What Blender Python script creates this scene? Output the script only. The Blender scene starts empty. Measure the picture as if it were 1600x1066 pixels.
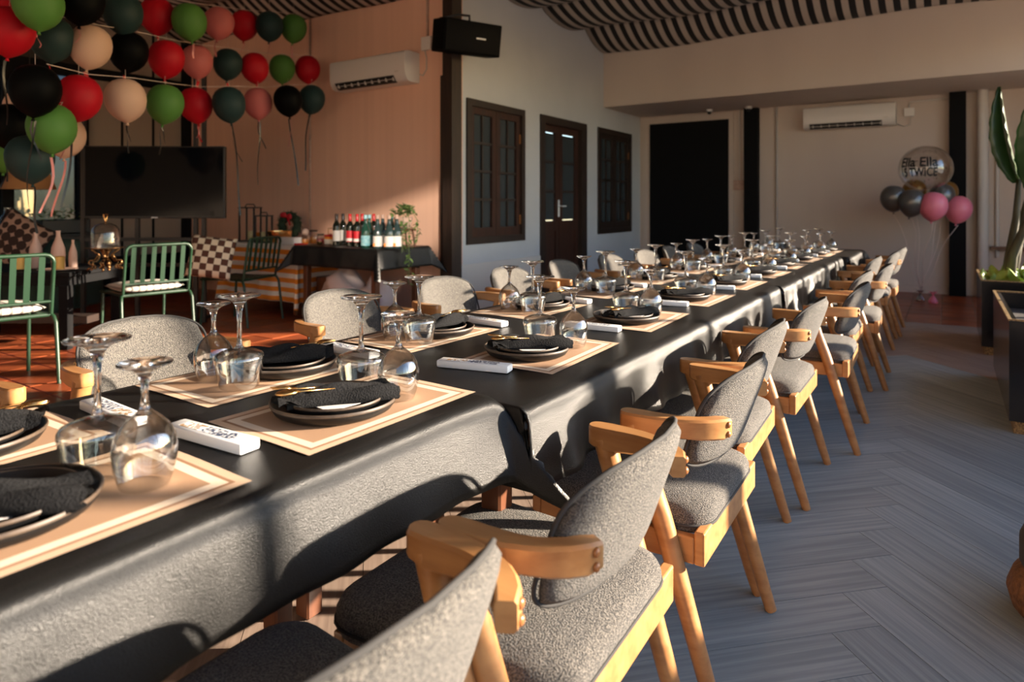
import bpy, bmesh, math, random
from math import sin, cos, pi, radians as R
from mathutils import Vector, Matrix
random.seed(7)
# ------------------------------------------------------------ camera, world, sun, exposure
scene = bpy.context.scene
C = scene.collection
FPX, HOR, EYE = 1030.0, 321.0, 1.15          # focal length in pixels, horizon row, eye height
YAW = math.atan(680 / FPX)
cam = bpy.data.cameras.new('camera'); camo = bpy.data.objects.new('camera', cam); C.objects.link(camo)
cam.sensor_width = 36; cam.lens = FPX / 1600 * 36; cam.shift_y = -(533 - HOR) / 1600
camo.location = (0, 0, EYE); camo.rotation_euler = (pi / 2, 0, YAW); cam.clip_start = .05
cam.dof.use_dof = True; cam.dof.focus_distance = 1.75; cam.dof.aperture_fstop = 3.4
scene.camera = camo
SUN_DIR = Vector((-1, -.72, -.30)).normalized()   # direction the sunlight travels
world = bpy.data.worlds.new('world'); scene.world = world; world.use_nodes = True
wn = world.node_tree; bg = wn.nodes['Background']
sky = wn.nodes.new('ShaderNodeTexSky'); sky.sky_type = 'NISHITA'; sky.sun_disc = False
sky.sun_elevation = math.asin(-SUN_DIR.z); sky.sun_rotation = math.atan2(-SUN_DIR.x, -SUN_DIR.y)
sky.air_density = 1.0; sky.dust_density = .6; sky.ozone_density = 1.0
tint = wn.nodes.new('ShaderNodeMix'); tint.data_type = 'RGBA'; tint.blend_type = 'MULTIPLY'; tint.inputs[0].default_value = 1
tint.inputs[7].default_value = (.90, .97, 1.12, 1); wn.links.new(sky.outputs[0], tint.inputs[6]); wn.links.new(tint.outputs[2], bg.inputs[0]); bg.inputs[1].default_value = .36
sun = bpy.data.lights.new('sun', 'SUN'); sun.energy = 15.0; sun.angle = R(.9); sun.color = (1.0, .84, .66)
suno = bpy.data.objects.new('sun', sun); C.objects.link(suno); suno.location = (8, 6, 5)
suno.rotation_euler = SUN_DIR.to_track_quat('-Z', 'Y').to_euler()
glint = bpy.data.lights.new('wall_patch_spot', 'SPOT'); glint.energy = 9500; glint.spot_size = R(5.4); glint.spot_blend = .35; glint.shadow_soft_size = .12; glint.color = (1.0, .86, .70)
GD = Vector((-1, .72, -.275)); glo = bpy.data.objects.new('wall_patch_spot', glint); C.objects.link(glo)   # added spot standing in for sun reflected onto the peach wall
glo.location = Vector((-5.35, 5.24, 1.0)) - GD * 14; glo.rotation_euler = GD.to_track_quat('-Z', 'Y').to_euler()
vs = scene.view_settings
vs.view_transform = 'Standard'; vs.look = 'None'; vs.gamma = 1; vs.use_curve_mapping = False; vs.exposure = .65
# ------------------------------------------------------------ pixel <-> place helpers (1600 x 1066 frame)
CA, SA = cos(YAW), sin(YAW)
def ray(u, v):
    r = (u - 800) / FPX
    return Vector((CA * r - SA, SA * r + CA, (HOR - v) / FPX))
def at_depth(u, v, d): return Vector((0, 0, EYE)) + ray(u, v) * d
def at_y(u, v, y): q = ray(u, v); return Vector((0, 0, EYE)) + q * (y / q.y)
# ------------------------------------------------------------ materials
MATS = {}
def mat(name, col, rough=.5, metal=0, var=None, scale=40, stretch=(1, 1, 1), bump=0, bscale=None, spec=.5,
        sheen=0, coat=0, rand=0, contrast=(.35, .65), detail=4, emit=None):
    m = bpy.data.materials.new(name); m.use_nodes = True; MATS[name] = m
    n = m.node_tree; b = n.nodes['Principled BSDF']; L = n.links.new
    b.inputs['Base Color'].default_value = (*col, 1); b.inputs['Roughness'].default_value = rough
    b.inputs['Metallic'].default_value = metal; b.inputs['Specular IOR Level'].default_value = spec
    if sheen: b.inputs['Sheen Weight'].default_value = sheen; b.inputs['Sheen Roughness'].default_value = .6
    if coat: b.inputs['Coat Weight'].default_value = coat; b.inputs['Coat Roughness'].default_value = .12
    if var or bump or rand:
        tc = n.nodes.new('ShaderNodeTexCoord'); mp = n.nodes.new('ShaderNodeMapping')
        mp.inputs['Scale'].default_value = stretch
        L(tc.outputs['Object'], mp.inputs[0])
        nz = n.nodes.new('ShaderNodeTexNoise'); nz.inputs['Scale'].default_value = scale
        nz.inputs['Detail'].default_value = detail
        L(mp.outputs[0], nz.inputs['Vector'])
        if rand:
            oi = n.nodes.new('ShaderNodeObjectInfo'); sc = n.nodes.new('ShaderNodeVectorMath'); sc.operation = 'SCALE'
            cb = n.nodes.new('ShaderNodeCombineXYZ')
            for k in range(3): L(oi.outputs['Random'], cb.inputs[k])
            sc.inputs['Scale'].default_value = 37.0; L(cb.outputs[0], sc.inputs[0]); L(sc.outputs[0], mp.inputs['Location'])
        if var:
            rp = n.nodes.new('ShaderNodeValToRGB')
            rp.color_ramp.elements[0].position, rp.color_ramp.elements[1].position = contrast
            rp.color_ramp.elements[0].color = (*col, 1); rp.color_ramp.elements[1].color = (*var, 1)
            L(nz.outputs['Fac'], rp.inputs[0]); out = rp.outputs[0]
            if rand:
                hs = n.nodes.new('ShaderNodeHueSaturation'); mr = n.nodes.new('ShaderNodeMapRange')
                mr.inputs['To Min'].default_value = 1 - rand; mr.inputs['To Max'].default_value = 1 + rand
                L(oi.outputs['Random'], mr.inputs['Value']); L(mr.outputs[0], hs.inputs['Value']); L(out, hs.inputs['Color']); out = hs.outputs[0]
            L(out, b.inputs['Base Color'])
        if bump:
            bp = n.nodes.new('ShaderNodeBump'); bp.inputs['Strength'].default_value = bump; bp.inputs['Distance'].default_value = .01
            src = nz
            if bscale:
                src = n.nodes.new('ShaderNodeTexNoise'); src.inputs['Scale'].default_value = bscale; src.inputs['Detail'].default_value = 3
                L(mp.outputs[0], src.inputs['Vector'])
            L(src.outputs['Fac'], bp.inputs['Height']); L(bp.outputs[0], b.inputs['Normal'])
    if emit: b.inputs['Emission Color'].default_value = (*emit[0], 1); b.inputs['Emission Strength'].default_value = emit[1]
    return m
def stripes(name, c1, c2, axis, period, duty=.5, rough=.8, coord='Object', phase=0):
    m = mat(name, c1, rough); n = m.node_tree; L = n.links.new; b = n.nodes['Principled BSDF']
    tc = n.nodes.new('ShaderNodeTexCoord'); sp = n.nodes.new('ShaderNodeSeparateXYZ'); L(tc.outputs[coord], sp.inputs[0])
    d = n.nodes.new('ShaderNodeMath'); d.operation = 'MULTIPLY_ADD'; d.inputs[1].default_value = 1 / period; d.inputs[2].default_value = 500 + phase
    L(sp.outputs[axis], d.inputs[0])
    f = n.nodes.new('ShaderNodeMath'); f.operation = 'FRACT'; L(d.outputs[0], f.inputs[0])
    g = n.nodes.new('ShaderNodeMath'); g.operation = 'GREATER_THAN'; g.inputs[1].default_value = duty; L(f.outputs[0], g.inputs[0])
    mx = n.nodes.new('ShaderNodeMix'); mx.data_type = 'RGBA'; L(g.outputs[0], mx.inputs[0])
    mx.inputs[6].default_value = (*c1, 1); mx.inputs[7].default_value = (*c2, 1); L(mx.outputs[2], b.inputs['Base Color'])
    return m
def thin_glass(name, tint=(1, 1, 1), rough=.0, base=.04, blend=.25):
    m = bpy.data.materials.new(name); m.use_nodes = True; MATS[name] = m; n = m.node_tree; n.nodes.clear(); L = n.links.new
    o = n.nodes.new('ShaderNodeOutputMaterial'); t = n.nodes.new('ShaderNodeBsdfTransparent'); g = n.nodes.new('ShaderNodeBsdfGlossy')
    t.inputs[0].default_value = (*tint, 1); g.inputs['Roughness'].default_value = rough
    lw = n.nodes.new('ShaderNodeLayerWeight'); lw.inputs[0].default_value = blend
    ma = n.nodes.new('ShaderNodeMath'); ma.operation = 'MULTIPLY_ADD'; ma.inputs[1].default_value = .9; ma.inputs[2].default_value = base
    L(lw.outputs['Facing'], ma.inputs[0])
    mx = n.nodes.new('ShaderNodeMixShader'); L(ma.outputs[0], mx.inputs[0]); L(t.outputs[0], mx.inputs[1]); L(g.outputs[0], mx.inputs[2]); L(mx.outputs[0], o.inputs[0])
    return m
def glass(name, col=(1, 1, 1), ior=1.45, rough=0):
    m = bpy.data.materials.new(name); m.use_nodes = True; MATS[name] = m; n = m.node_tree; b = n.nodes['Principled BSDF']
    b.inputs['Base Color'].default_value = (*col, 1); b.inputs['Transmission Weight'].default_value = 1; b.inputs['IOR'].default_value = ior; b.inputs['Roughness'].default_value = rough
    return m
mat('wall_grey', (.60, .60, .61), .85, var=(.56, .56, .57), scale=1.5, bump=.05, bscale=60)
mat('wall_cream', (.66, .56, .48), .8, var=(.61, .51, .44), scale=1.2, stretch=(1, 1, .15), bump=.03, bscale=50)
mat('wall_peach_bounce', (.86, .53, .385), .75, var=(.81, .49, .355), scale=2.0, stretch=(6, 1, .08), bump=.04, bscale=8)  # warm bounce light from the sunlit tiles is mixed into this wall colour
mat('trim_white', (.68, .63, .58), .6)
mat('dark_wood', (.020, .013, .010), .5, var=(.034, .018, .012), scale=6, stretch=(8, 8, .6), bump=.1)
mat('red_wood', (.060, .020, .011), .45, var=(.030, .012, .008), scale=5, stretch=(8, 8, .6), bump=.1)
mat('dim_glass', (.045, .055, .06), .25, spec=.35)
mat('black_paint', (.006, .006, .0065), .75, spec=.15)
mat('black_metal', (.010, .010, .011), .45)
mat('mortar', (.40, .33, .27), .9, var=(.30, .25, .21), scale=30)
mat('tile', (.36, .085, .028), .32, var=(.24, .052, .022), scale=5, rand=.25, bump=.06, bscale=25)
mat('plank_grey', (.215, .268, .288), .48, var=(.325, .38, .395), scale=5, stretch=(.5, 13, 1), rand=.12, bump=.04, detail=7, contrast=(.38, .66))
mat('plank_brown', (.27, .195, .155), .5, var=(.36, .27, .215), scale=5, stretch=(.5, 13, 1), rand=.10, bump=.04, detail=7, contrast=(.38, .66))
mat('plank_joint', (.05, .045, .04), .9)
mat('oak', (.49, .245, .090), .36, var=(.36, .16, .055), scale=4, stretch=(9, 1.2, 9), rand=.10, bump=.05, detail=6, coat=.15)
mat('tweed', (.026, .025, .024), .92, var=(.185, .166, .142), scale=330, stretch=(1, 1, 1.5), bump=.7, sheen=.10, contrast=(.40, .64), detail=2)
mat('piping', (.035, .033, .032), .85)
mat('bolt', (.30, .12, .04), .3)
mat('vinyl', (.007, .007, .007), .32, bump=.30, bscale=620, scale=30, spec=.44)
mat('table_wood', (.16, .055, .022), .4, var=(.10, .035, .016), scale=4, stretch=(8, 8, .7))
mat('stone_black', (.0045, .0045, .005), .42, spec=.35, bump=.03, bscale=120, scale=30)
mat('raw_rim', (.075, .048, .030), .5, var=(.045, .030, .020), scale=60)
mat('napkin', (.006, .006, .0065), .92, var=(.013, .013, .014), scale=300, bump=.4, spec=.2)
mat('gold', (.80, .47, .18), .24, 1)
mat('card', (.72, .69, .66), .7)
mat('paper_white', (.82, .82, .82), .45)
mat('ink_navy', (.03, .05, .11), .5, var=(.80, .80, .80), scale=170, contrast=(.47, .55), stretch=(1, 1, 1), rand=.01)
mat('ink_brown', (.34, .20, .09), .5, var=(.80, .80, .80), scale=150, contrast=(.45, .55), rand=.01)
thin_glass('glass_bowl', (.96, .965, .965), .0, .07, .30); glass('glass_solid', (1, 1, 1), 1.5)
thin_glass('window_glass', (.22, .235, .245), .02, .06); thin_glass('clear_film', (.97, .95, .93), .04, .10)
mat('plastic_white', (.78, .74, .70), .32, spec=.5); mat('plastic_grey', (.50, .46, .42), .5)
mat('speaker_black', (.003, .003, .003), .8, spec=.08); mat('grille_black', (.0035, .0035, .004), .7, spec=.12); mat('logo_silver', (.75, .75, .75), .4)
mat('screen', (.002, .003, .005), .10, spec=.14)
for k, c in dict(red=(.36, .003, .010), green=(.065, .165, .032), teal=(.014, .032, .032), black=(.002, .002, .002), cream=(.50, .32, .235), pink=(.44, .115, .11)).items():
    mat('latex_' + k, c, .55, spec=.05 if k == 'black' else .18)
mat('latex_grey', (.16, .155, .15), .28, .55); mat('latex_gold', (.35, .18, .045), .3, .5); mat('latex_rose', (.80, .20, .28), .38)
mat('ribbon_black', (.008, .008, .008), .35); mat('ribbon_pink', (.62, .22, .20), .45); mat('ribbon_red', (.50, .006, .010), .4); mat('ribbon_clear', (.70, .55, .48), .4)
mat('foil_mix', (.55, .50, .52), .25, .9)
mat('green_metal', (.008, .033, .014), .42); mat('cushion_white', (.68, .60, .53), .9, bump=.1, bscale=200)
stripes('cushion_stripe', (.72, .66, .58), (.25, .22, .19), 0, .055, .72, .9)
stripes('canopy', (.50, .43, .37), (.010, .010, .011), 0, .145, .5, .9)
stripes('cloth_orange', (.88, .80, .70), (.90, .29, .025), 2, .098, .5, .8)
mat('vase', (.62, .40, .32), .6); mat('candle_yellow', (.75, .42, .10), .6); mat('brass_dark', (.20, .105, .042), .25, .9)
mat('ceramic', (.56, .38, .30), .55, var=(.44, .29, .23), scale=30); mat('leaf', (.06, .12, .03), .5, var=(.16, .24, .07), scale=25, rand=.3)
mat('leaf_big', (.018, .055, .016), .3, var=(.03, .085, .022), scale=3, stretch=(1, 8, 1)); mat('leaf_lime', (.45, .52, .10), .5, var=(.28, .40, .06), scale=20)
mat('trunk', (.045, .035, .02), .7, var=(.09, .08, .04), scale=9, stretch=(6, 6, .6)); mat('soil', (.03, .02, .015), .95, bump=.6, bscale=60)
mat('planter_black', (.009, .009, .010), .16, spec=.6); mat('gold_speck', (.42, .27, .11), .5, .3, var=(.10, .06, .03), scale=110)
mat('wicker', (.22, .10, .035), .7, var=(.10, .045, .018), scale=60, bump=.8); mat('slate_cloth', (.045, .048, .05), .85)
mat('bottle_dark', (.006, .009, .006), .08, spec=.6); mat('bottle_green', (.010, .050, .035), .06, spec=.6); mat('bottle_clear', (.025, .045, .045), .06, spec=.6)
mat('label_white', (.75, .72, .68), .6); mat('label_red', (.55, .01, .02), .5); mat('label_blue', (.12, .38, .46), .5, var=(.35, .55, .58), scale=60)
mat('label_orange', (.85, .25, .02), .5); mat('foil_red', (.45, .008, .012), .3); mat('foil_dark', (.02, .012, .012), .35)
mat('wreath_green', (.014, .028, .012), .8, var=(.03, .05, .02), scale=60, bump=1); mat('bow_red', (.45, .006, .015), .5)
mat('shade_tan', (.40, .20, .08), .8); mat('cushion_check_a', (.70, .56, .42), .9); mat('sofa_green', (.02, .045, .035), .8)
mat('bag_white', (.62, .50, .47), .6, var=(.60, .30, .33), scale=5, contrast=(.6, .7)); mat('honey', (.62, .22, .03), .2); mat('jar_lid', (.10, .05, .03), .4)
mat('candle_cream', (.55, .48, .25), .6); mat('curtain', (.34, .26, .20), .85)
mat('ground', (.22, .19, .16), .9)
def pattern_check(name, kind):
    m = mat(name, (.70, .56, .42), .9); n = m.node_tree; L = n.links.new; b = n.nodes['Principled BSDF']
    tc = n.nodes.new('ShaderNodeTexCoord')
    if kind == 'check':
        ck = n.nodes.new('ShaderNodeTexChecker'); ck.inputs['Scale'].default_value = 17
        ck.inputs['Color1'].default_value = (.70, .56, .40, 1); ck.inputs['Color2'].default_value = (.085, .028, .014, 1)
        mp = n.nodes.new('ShaderNodeMapping'); mp.inputs['Location'].default_value = (.013, .0, .013); mp.inputs['Scale'].default_value = (1, .001, 1)
        L(tc.outputs['Object'], mp.inputs[0]); L(mp.outputs[0], ck.inputs[0]); L(ck.outputs[0], b.inputs['Base Color'])
    else:
        vo = n.nodes.new('ShaderNodeTexVoronoi'); vo.inputs['Scale'].default_value = 11; vo.inputs['Randomness'].default_value = 0
        L(tc.outputs['Object'], vo.inputs['Vector'])
        rp = n.nodes.new('ShaderNodeValToRGB'); rp.color_ramp.interpolation = 'CONSTANT'
        rp.color_ramp.elements[0].color = (.03, .012, .008, 1); rp.color_ramp.elements[1].color = (.36, .22, .165, 1); rp.color_ramp.elements[1].position = .56
        L(vo.outputs['Distance'], rp.inputs[0]); L(rp.outputs[0], b.inputs['Base Color'])
    return m
pattern_check('cushion_check', 'check'); pattern_check('cushion_leaf', 'leaf')
def placemat_material():
    m = mat('placemat', (.42, .24, .13), .85); n = m.node_tree; L = n.links.new; b = n.nodes['Principled BSDF']
    tc = n.nodes.new('ShaderNodeTexCoord'); sp = n.nodes.new('ShaderNodeSeparateXYZ'); L(tc.outputs['Object'], sp.inputs[0])
    def half(ax, h):
        a = n.nodes.new('ShaderNodeMath'); a.operation = 'ABSOLUTE'; L(sp.outputs[ax], a.inputs[0])
        s = n.nodes.new('ShaderNodeMath'); s.operation = 'SUBTRACT'; s.inputs[0].default_value = h; L(a.outputs[0], s.inputs[1]); return s
    mn = n.nodes.new('ShaderNodeMath'); mn.operation = 'MINIMUM'
    L(half(0, .22).outputs[0], mn.inputs[0]); L(half(1, .145).outputs[0], mn.inputs[1])
    mu = n.nodes.new('ShaderNodeMath'); mu.operation = 'MULTIPLY'; mu.inputs[1].default_value = 10; L(mn.outputs[0], mu.inputs[0])
    rp = n.nodes.new('ShaderNodeValToRGB'); rp.color_ramp.interpolation = 'CONSTANT'
    e = rp.color_ramp.elements; e[0].color = (.62, .43, .29, 1); e[1].position = .16; e[1].color = (.33, .17, .09, 1)
    for p, c in ((.225, (.78, .63, .48)), (.40, (.40, .235, .135))):
        x = e.new(p); x.color = (*c, 1)
    L(mu.outputs[0], rp.inputs[0])
    wv = n.nodes.new('ShaderNodeTexNoise'); wv.inputs['Scale'].default_value = 900; L(tc.outputs['Object'], wv.inputs['Vector'])
    mx = n.nodes.new('ShaderNodeMix'); mx.data_type = 'RGBA'; mx.blend_type = 'MULTIPLY'; mx.inputs[0].default_value = .35
    L(rp.outputs[0], mx.inputs[6]); L(wv.outputs['Color'], mx.inputs[7]); L(rp.outputs[0], b.inputs['Base Color'])
    bp = n.nodes.new('ShaderNodeBump'); bp.inputs['Strength'].default_value = .4; bp.inputs['Distance'].default_value = .002
    L(wv.outputs['Fac'], bp.inputs['Height']); L(bp.outputs[0], b.inputs['Normal'])
placemat_material()
# ------------------------------------------------------------ mesh helpers
class MB:
    """collects shapes and links them as one mesh object"""
    def __init__(s): s.v = []; s.f = []
    def add(s, vs, fs):
        o = len(s.v); s.v += [tuple(p) for p in vs]; s.f += [tuple(i + o for i in f) for f in fs]; return s
    def box(s, lo, hi, M=None):
        x0, y0, z0 = lo; x1, y1, z1 = hi
        v = [Vector(p) for p in ((x0, y0, z0), (x1, y0, z0), (x1, y1, z0), (x0, y1, z0), (x0, y0, z1), (x1, y0, z1), (x1, y1, z1), (x0, y1, z1))]
        if M: v = [M @ p for p in v]
        return s.add(v, [(0, 3, 2, 1), (4, 5, 6, 7), (0, 1, 5, 4), (1, 2, 6, 5), (2, 3, 7, 6), (3, 0, 4, 7)])
    def rbox(s, lo, hi, r=.005, seg=2, M=None):
        bm = bmesh.new(); bmesh.ops.create_cube(bm, size=1)
        for v in bm.verts: v.co = Vector([lo[i] + (v.co[i] + .5) * (hi[i] - lo[i]) for i in range(3)])
        bmesh.ops.bevel(bm, geom=bm.edges[:], offset=r, segments=seg, affect='EDGES', profile=.5, clamp_overlap=True)
        bm.verts.index_update(); vs = [v.co.copy() for v in bm.verts]; fs = [[v.index for v in f.verts] for f in bm.faces]; bm.free()
        if M: vs = [M @ p for p in vs]
        return s.add(vs, fs)
    def lathe(s, prof, seg=24, M=None, cap=True):
        v = []; f = []; n = len(prof)
        for r, z in prof:
            for k in range(seg): a = 2 * pi * k / seg; v.append(Vector((r * cos(a), r * sin(a), z)))
        for i in range(n - 1):
            for k in range(seg): f.append((i * seg + k, i * seg + (k + 1) % seg, (i + 1) * seg + (k + 1) % seg, (i + 1) * seg + k))
        if cap:
            if prof[0][0] > 1e-5: f.append(tuple(range(seg - 1, -1, -1)))
            if prof[-1][0] > 1e-5: f.append(tuple((n - 1) * seg + k for k in range(seg)))
        if M: v = [M @ p for p in v]
        return s.add(v, f)
    def tube(s, pts, rad, seg=8, closed=False, flat=1.0):
        pts = [Vector(p) for p in pts]; n = len(pts); rs = rad if hasattr(rad, '__len__') else [rad] * n
        v = []; f = []; prev = None
        for i, p in enumerate(pts):
            t = (pts[(i + 1) % n] - pts[i - 1]) if closed else (pts[min(i + 1, n - 1)] - pts[max(i - 1, 0)])
            t.normalize()
            if prev is None:
                up = Vector((0, 0, 1)) if abs(t.z) < .9 else Vector((1, 0, 0)); a = t.cross(up).normalized()
            else:
                a = prev - t * prev.dot(t); a.normalize()
            prev = a; b = t.cross(a)
            for k in range(seg): q = 2 * pi * k / seg; v.append(p + a * (rs[i] * cos(q)) + b * (rs[i] * flat * sin(q)))
        m = n if closed else n - 1
        for i in range(m):
            j = (i + 1) % n
            for k in range(seg): f.append((i * seg + k, i * seg + (k + 1) % seg, j * seg + (k + 1) % seg, j * seg + k))
        if not closed: f.append(tuple(range(seg - 1, -1, -1))); f.append(tuple((n - 1) * seg + k for k in range(seg)))
        return s.add(v, f)
    def prism(s, poly, z0, z1, M=None):
        n = len(poly); v = [Vector((x, y, z0)) for x, y in poly] + [Vector((x, y, z1)) for x, y in poly]
        if M: v = [M @ p for p in v]
        return s.add(v, [tuple(range(n - 1, -1, -1)), tuple(range(n, 2 * n))] + [(i, (i + 1) % n, n + (i + 1) % n, n + i) for i in range(n)])
    def grid(s, fn, nu, nv):
        v = [fn(i / nu, j / nv) for i in range(nu + 1) for j in range(nv + 1)]; w = nv + 1
        return s.add(v, [(i * w + j, (i + 1) * w + j, (i + 1) * w + j + 1, i * w + j + 1) for i in range(nu) for j in range(nv)])
    def ball(s, c, r, seg=16, rings=10, sc=(1, 1, 1)):
        prof = [(r * sin(pi * i / rings), -r * cos(pi * i / rings)) for i in range(rings + 1)]
        return s.lathe(prof, seg, Matrix.Translation(c) @ Matrix.Diagonal((*sc, 1)), cap=False)
    def mesh(s, name, m, smooth=None):
        me = bpy.data.meshes.new(name); me.from_pydata(s.v, [], s.f); me.validate(); me.update()
        me.materials.append(MATS[m])
        bm = bmesh.new(); bm.from_mesh(me); bmesh.ops.remove_doubles(bm, verts=bm.verts, dist=1e-6)
        bmesh.ops.recalc_face_normals(bm, faces=bm.faces); bm.to_mesh(me); bm.free()
        if smooth is not None:
            me.polygons.foreach_set('use_smooth', [True] * len(me.polygons))
            if smooth < 180: me.set_sharp_from_angle(angle=R(smooth))
        return me
    def build(s, name, m, parent=None, smooth=None, loc=None):
        o = bpy.data.objects.new(name, s.mesh(name, m, smooth)); C.objects.link(o)
        if parent: o.parent = parent
        if loc: o.location = loc
        return o
def inst(name, me, parent=None, loc=(0, 0, 0), rot=(0, 0, 0), sc=None):
    o = bpy.data.objects.new(name, me); C.objects.link(o); o.parent = parent; o.location = loc; o.rotation_euler = rot
    if sc: o.scale = sc
    return o
def tag(o, label, cat, group=None, kind=None):
    o['label'] = label; o['category'] = cat
    if group: o['group'] = group
    if kind: o['kind'] = kind
    return o
def thing(name, label, cat, loc=(0, 0, 0), rz=0, group=None):
    o = bpy.data.objects.new(name, None); C.objects.link(o); o.location = loc; o.rotation_euler = (0, 0, rz); o.empty_display_size = .1
    return tag(o, label, cat, group)
def struct(o): o['kind'] = 'structure'; return o
def dup(root, loc, rz, label):
    r = root.copy(); C.objects.link(r); r.location = loc; r.rotation_euler = (0, 0, rz); r['label'] = label
    for ch in list(root.children):
        c = ch.copy(); C.objects.link(c); c.parent = r
        for g in ch.children:
            d = g.copy(); C.objects.link(d); d.parent = c
    return r
ORD = 'first second third fourth fifth sixth seventh eighth ninth tenth eleventh twelfth'.split()
# ============================================================ THE ROOM
WX, FY, PY, SOF, LX, RX = -4.21, 10.2, 5.24, 2.59, -8.9, 1.75   # window wall, far wall, peach wall, soffit, glazed side, open side
g = MB().box((-30, -25, -.30), (30, 30, -.12)).build('ground', 'ground'); struct(g)
fl = MB().box((-9.2, -4.0, -.12), (2.1, 10.5, -.008)).build('floor', 'mortar'); struct(fl)
# --- herringbone planks (45 degrees to the table, spine at x = -.2), terracotta tiles round them
def clip(poly, x0, x1, y0, y1):
    def cut(pl, ins, isec):
        out = []
        for i in range(len(pl)):
            a, b = pl[i - 1], pl[i]
            if ins(b):
                if not ins(a): out.append(isec(a, b))
                out.append(b)
            elif ins(a): out.append(isec(a, b))
        return out
    for ax, lim, sg in ((0, x0, 1), (0, x1, -1), (1, y0, 1), (1, y1, -1)):
        if not poly: return []
        poly = cut(poly, lambda p: (p[ax] - lim) * sg >= 0,
                   lambda a, b: tuple(a[k] + (b[k] - a[k]) * (lim - a[ax]) / (b[ax] - a[ax]) for k in (0, 1)))
    return poly
PW, NL = .155, 7; PL = PW * NL
VX0, VX1, VY0, VY1 = -2.75, RX - .05, -.6, 7.6
GAP = .0011
pmesh = {}
for cname in ('plank_grey', 'plank_brown'):
    pmesh[cname] = MB().box((GAP, GAP, -.0075), (PL - GAP, PW - GAP, 0)).mesh('plank', cname)
MB().box((VX0, VY0, -.0082), (VX1, VY1, -.0045)).build('plank_bed', 'plank_joint', fl)
rt = 1 / math.sqrt(2)
def herringbone():
    # lattice of L-shaped pairs: A runs along +a, B along +b, spine along world y
    for i in range(-60, 90):
        for j in range(-16, 16):
            for kind in (0, 1):
                # in the (a,b) frame: A planks [0,PL]x[0,PW], B planks [PL-? ] classic herringbone
                a0 = i * PW + j * PL; b0 = i * PW - j * PL
                if kind: a0 += 0; b0 += PW
                yield kind, a0, b0
cnt = 0
def toworld(a, b): return (-.26 - (a - b) * rt, -(a + b) * rt - .02)
for kind, a0, b0 in herringbone():
    w, h = (PL, PW) if kind == 0 else (PW, PL)
    pts = [toworld(a0, b0), toworld(a0 + w, b0), toworld(a0 + w, b0 + h), toworld(a0, b0 + h)]
    cl = clip(pts, VX0, VX1, VY0, VY1)
    if len(cl) < 3: continue
    area = abs(sum(cl[k - 1][0] * cl[k][1] - cl[k][0] * cl[k - 1][1] for k in range(len(cl)))) / 2
    if area < .004: continue
    cx = sum(p[0] for p in pts) / 4; cy = sum(p[1] for p in pts) / 4
    m = 'plank_brown' if cx < -.95 or cy > 5.62 - .9 * max(0, abs(cx + .2) - .3) else 'plank_grey'
    ang = 5 * pi / 4 if kind == 0 else -pi / 4
    org = pts[0] if kind == 0 else pts[1]
    if area > PL * PW * .995:
        inst('plank', pmesh[m], fl, (org[0], org[1], 0), (0, 0, ang))
    else:
        iM = Matrix.Rotation(-ang, 3, 'Z')
        loc = [(iM @ Vector((p[0] - org[0], p[1] - org[1], 0))) for p in cl]
        ctr = sum(loc, Vector()) / len(loc)
        pl = [((p - ctr) * (1 - .002 / max(.02, (p - ctr).length)) + ctr) for p in loc]
        o = MB().prism([(p.x, p.y) for p in pl], -.0075, 0).build('plank', m, fl, loc=(org[0], org[1], 0)); o.rotation_euler = (0, 0, ang)
    cnt += 1
TS = .30
tme = MB().rbox((.004, .004, -.02), (TS - .004, TS - .004, 0), .003, 1).mesh('tile', 'tile')
def tiles(x0, nx, y0, ny):
    for i in range(nx):
        for j in range(ny):
            inst('tile', tme, fl, (x0 + i * TS, y0 + j * TS, random.uniform(-.0012, .0004)))
tiles(-1.25, 8, 7.6, 9)
tiles(-6.95, 14, .9, 14)
# the same tiling goes on, out of sight, under the table's far side and beyond
rest = MB()
for x0, x1, y0, y1 in ((LX, -6.95, .9, PY), (-6.95, -2.75, .9 - 6 * TS, .9), (WX, -2.75, 5.4, FY), (-2.75, -1.25, 7.6, FY), (LX, -6.95, -3.5, .9)):
    nx = max(1, round((x1 - x0) / TS)); ny = max(1, round((y1 - y0) / TS)); dx = (x1 - x0) / nx; dy = (y1 - y0) / ny
    for i in range(nx):
        for j in range(ny): rest.box((x0 + i * dx + .004, y0 + j * dy + .004, -.02), (x0 + (i + 1) * dx - .004, y0 + (j + 1) * dy - .004, -.001))
o = rest.build('tile_field', 'tile', fl); o['kind'] = 'stuff'
# --- walls
def wall(name, m, *boxes):
    b = MB()
    for lo, hi in boxes: b.box(lo, hi)
    return struct(b.build(name, m))
TOP = 3.75
W1, W2, DR = (5.50, 6.63), (8.61, 9.80), (7.0, 8.24); WB, WT = .735, 2.28
wall('wall_left', 'wall_grey', ((WX - .2, PY + .2, 0), (WX, W1[0], TOP)), ((WX - .2, W1[1], 0), (WX, DR[0], TOP)), ((WX - .2, DR[1], 0), (WX, W2[0], TOP)), ((WX - .2, W2[1], 0), (WX, FY, TOP)),
     ((WX - .2, W1[0], 0), (WX, W1[1], WB)), ((WX - .2, W1[0], WT), (WX, W1[1], TOP)), ((WX - .2, W2[0], 0), (WX, W2[1], WB)), ((WX - .2, W2[0], WT), (WX, W2[1], TOP)), ((WX - .2, DR[0], WT), (WX, DR[1], TOP)))
wall('wall_back', 'wall_cream', ((WX - .2, FY, 0), (RX + .3, FY + .2, TOP)))
wall('wall_peach_bounce', 'wall_peach_bounce', ((LX - .2, PY, 0), (WX, PY + .2, TOP)))
wall('beam_soffit', 'wall_cream', ((WX, 8.82, SOF), (RX + .3, FY, TOP)))
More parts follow.
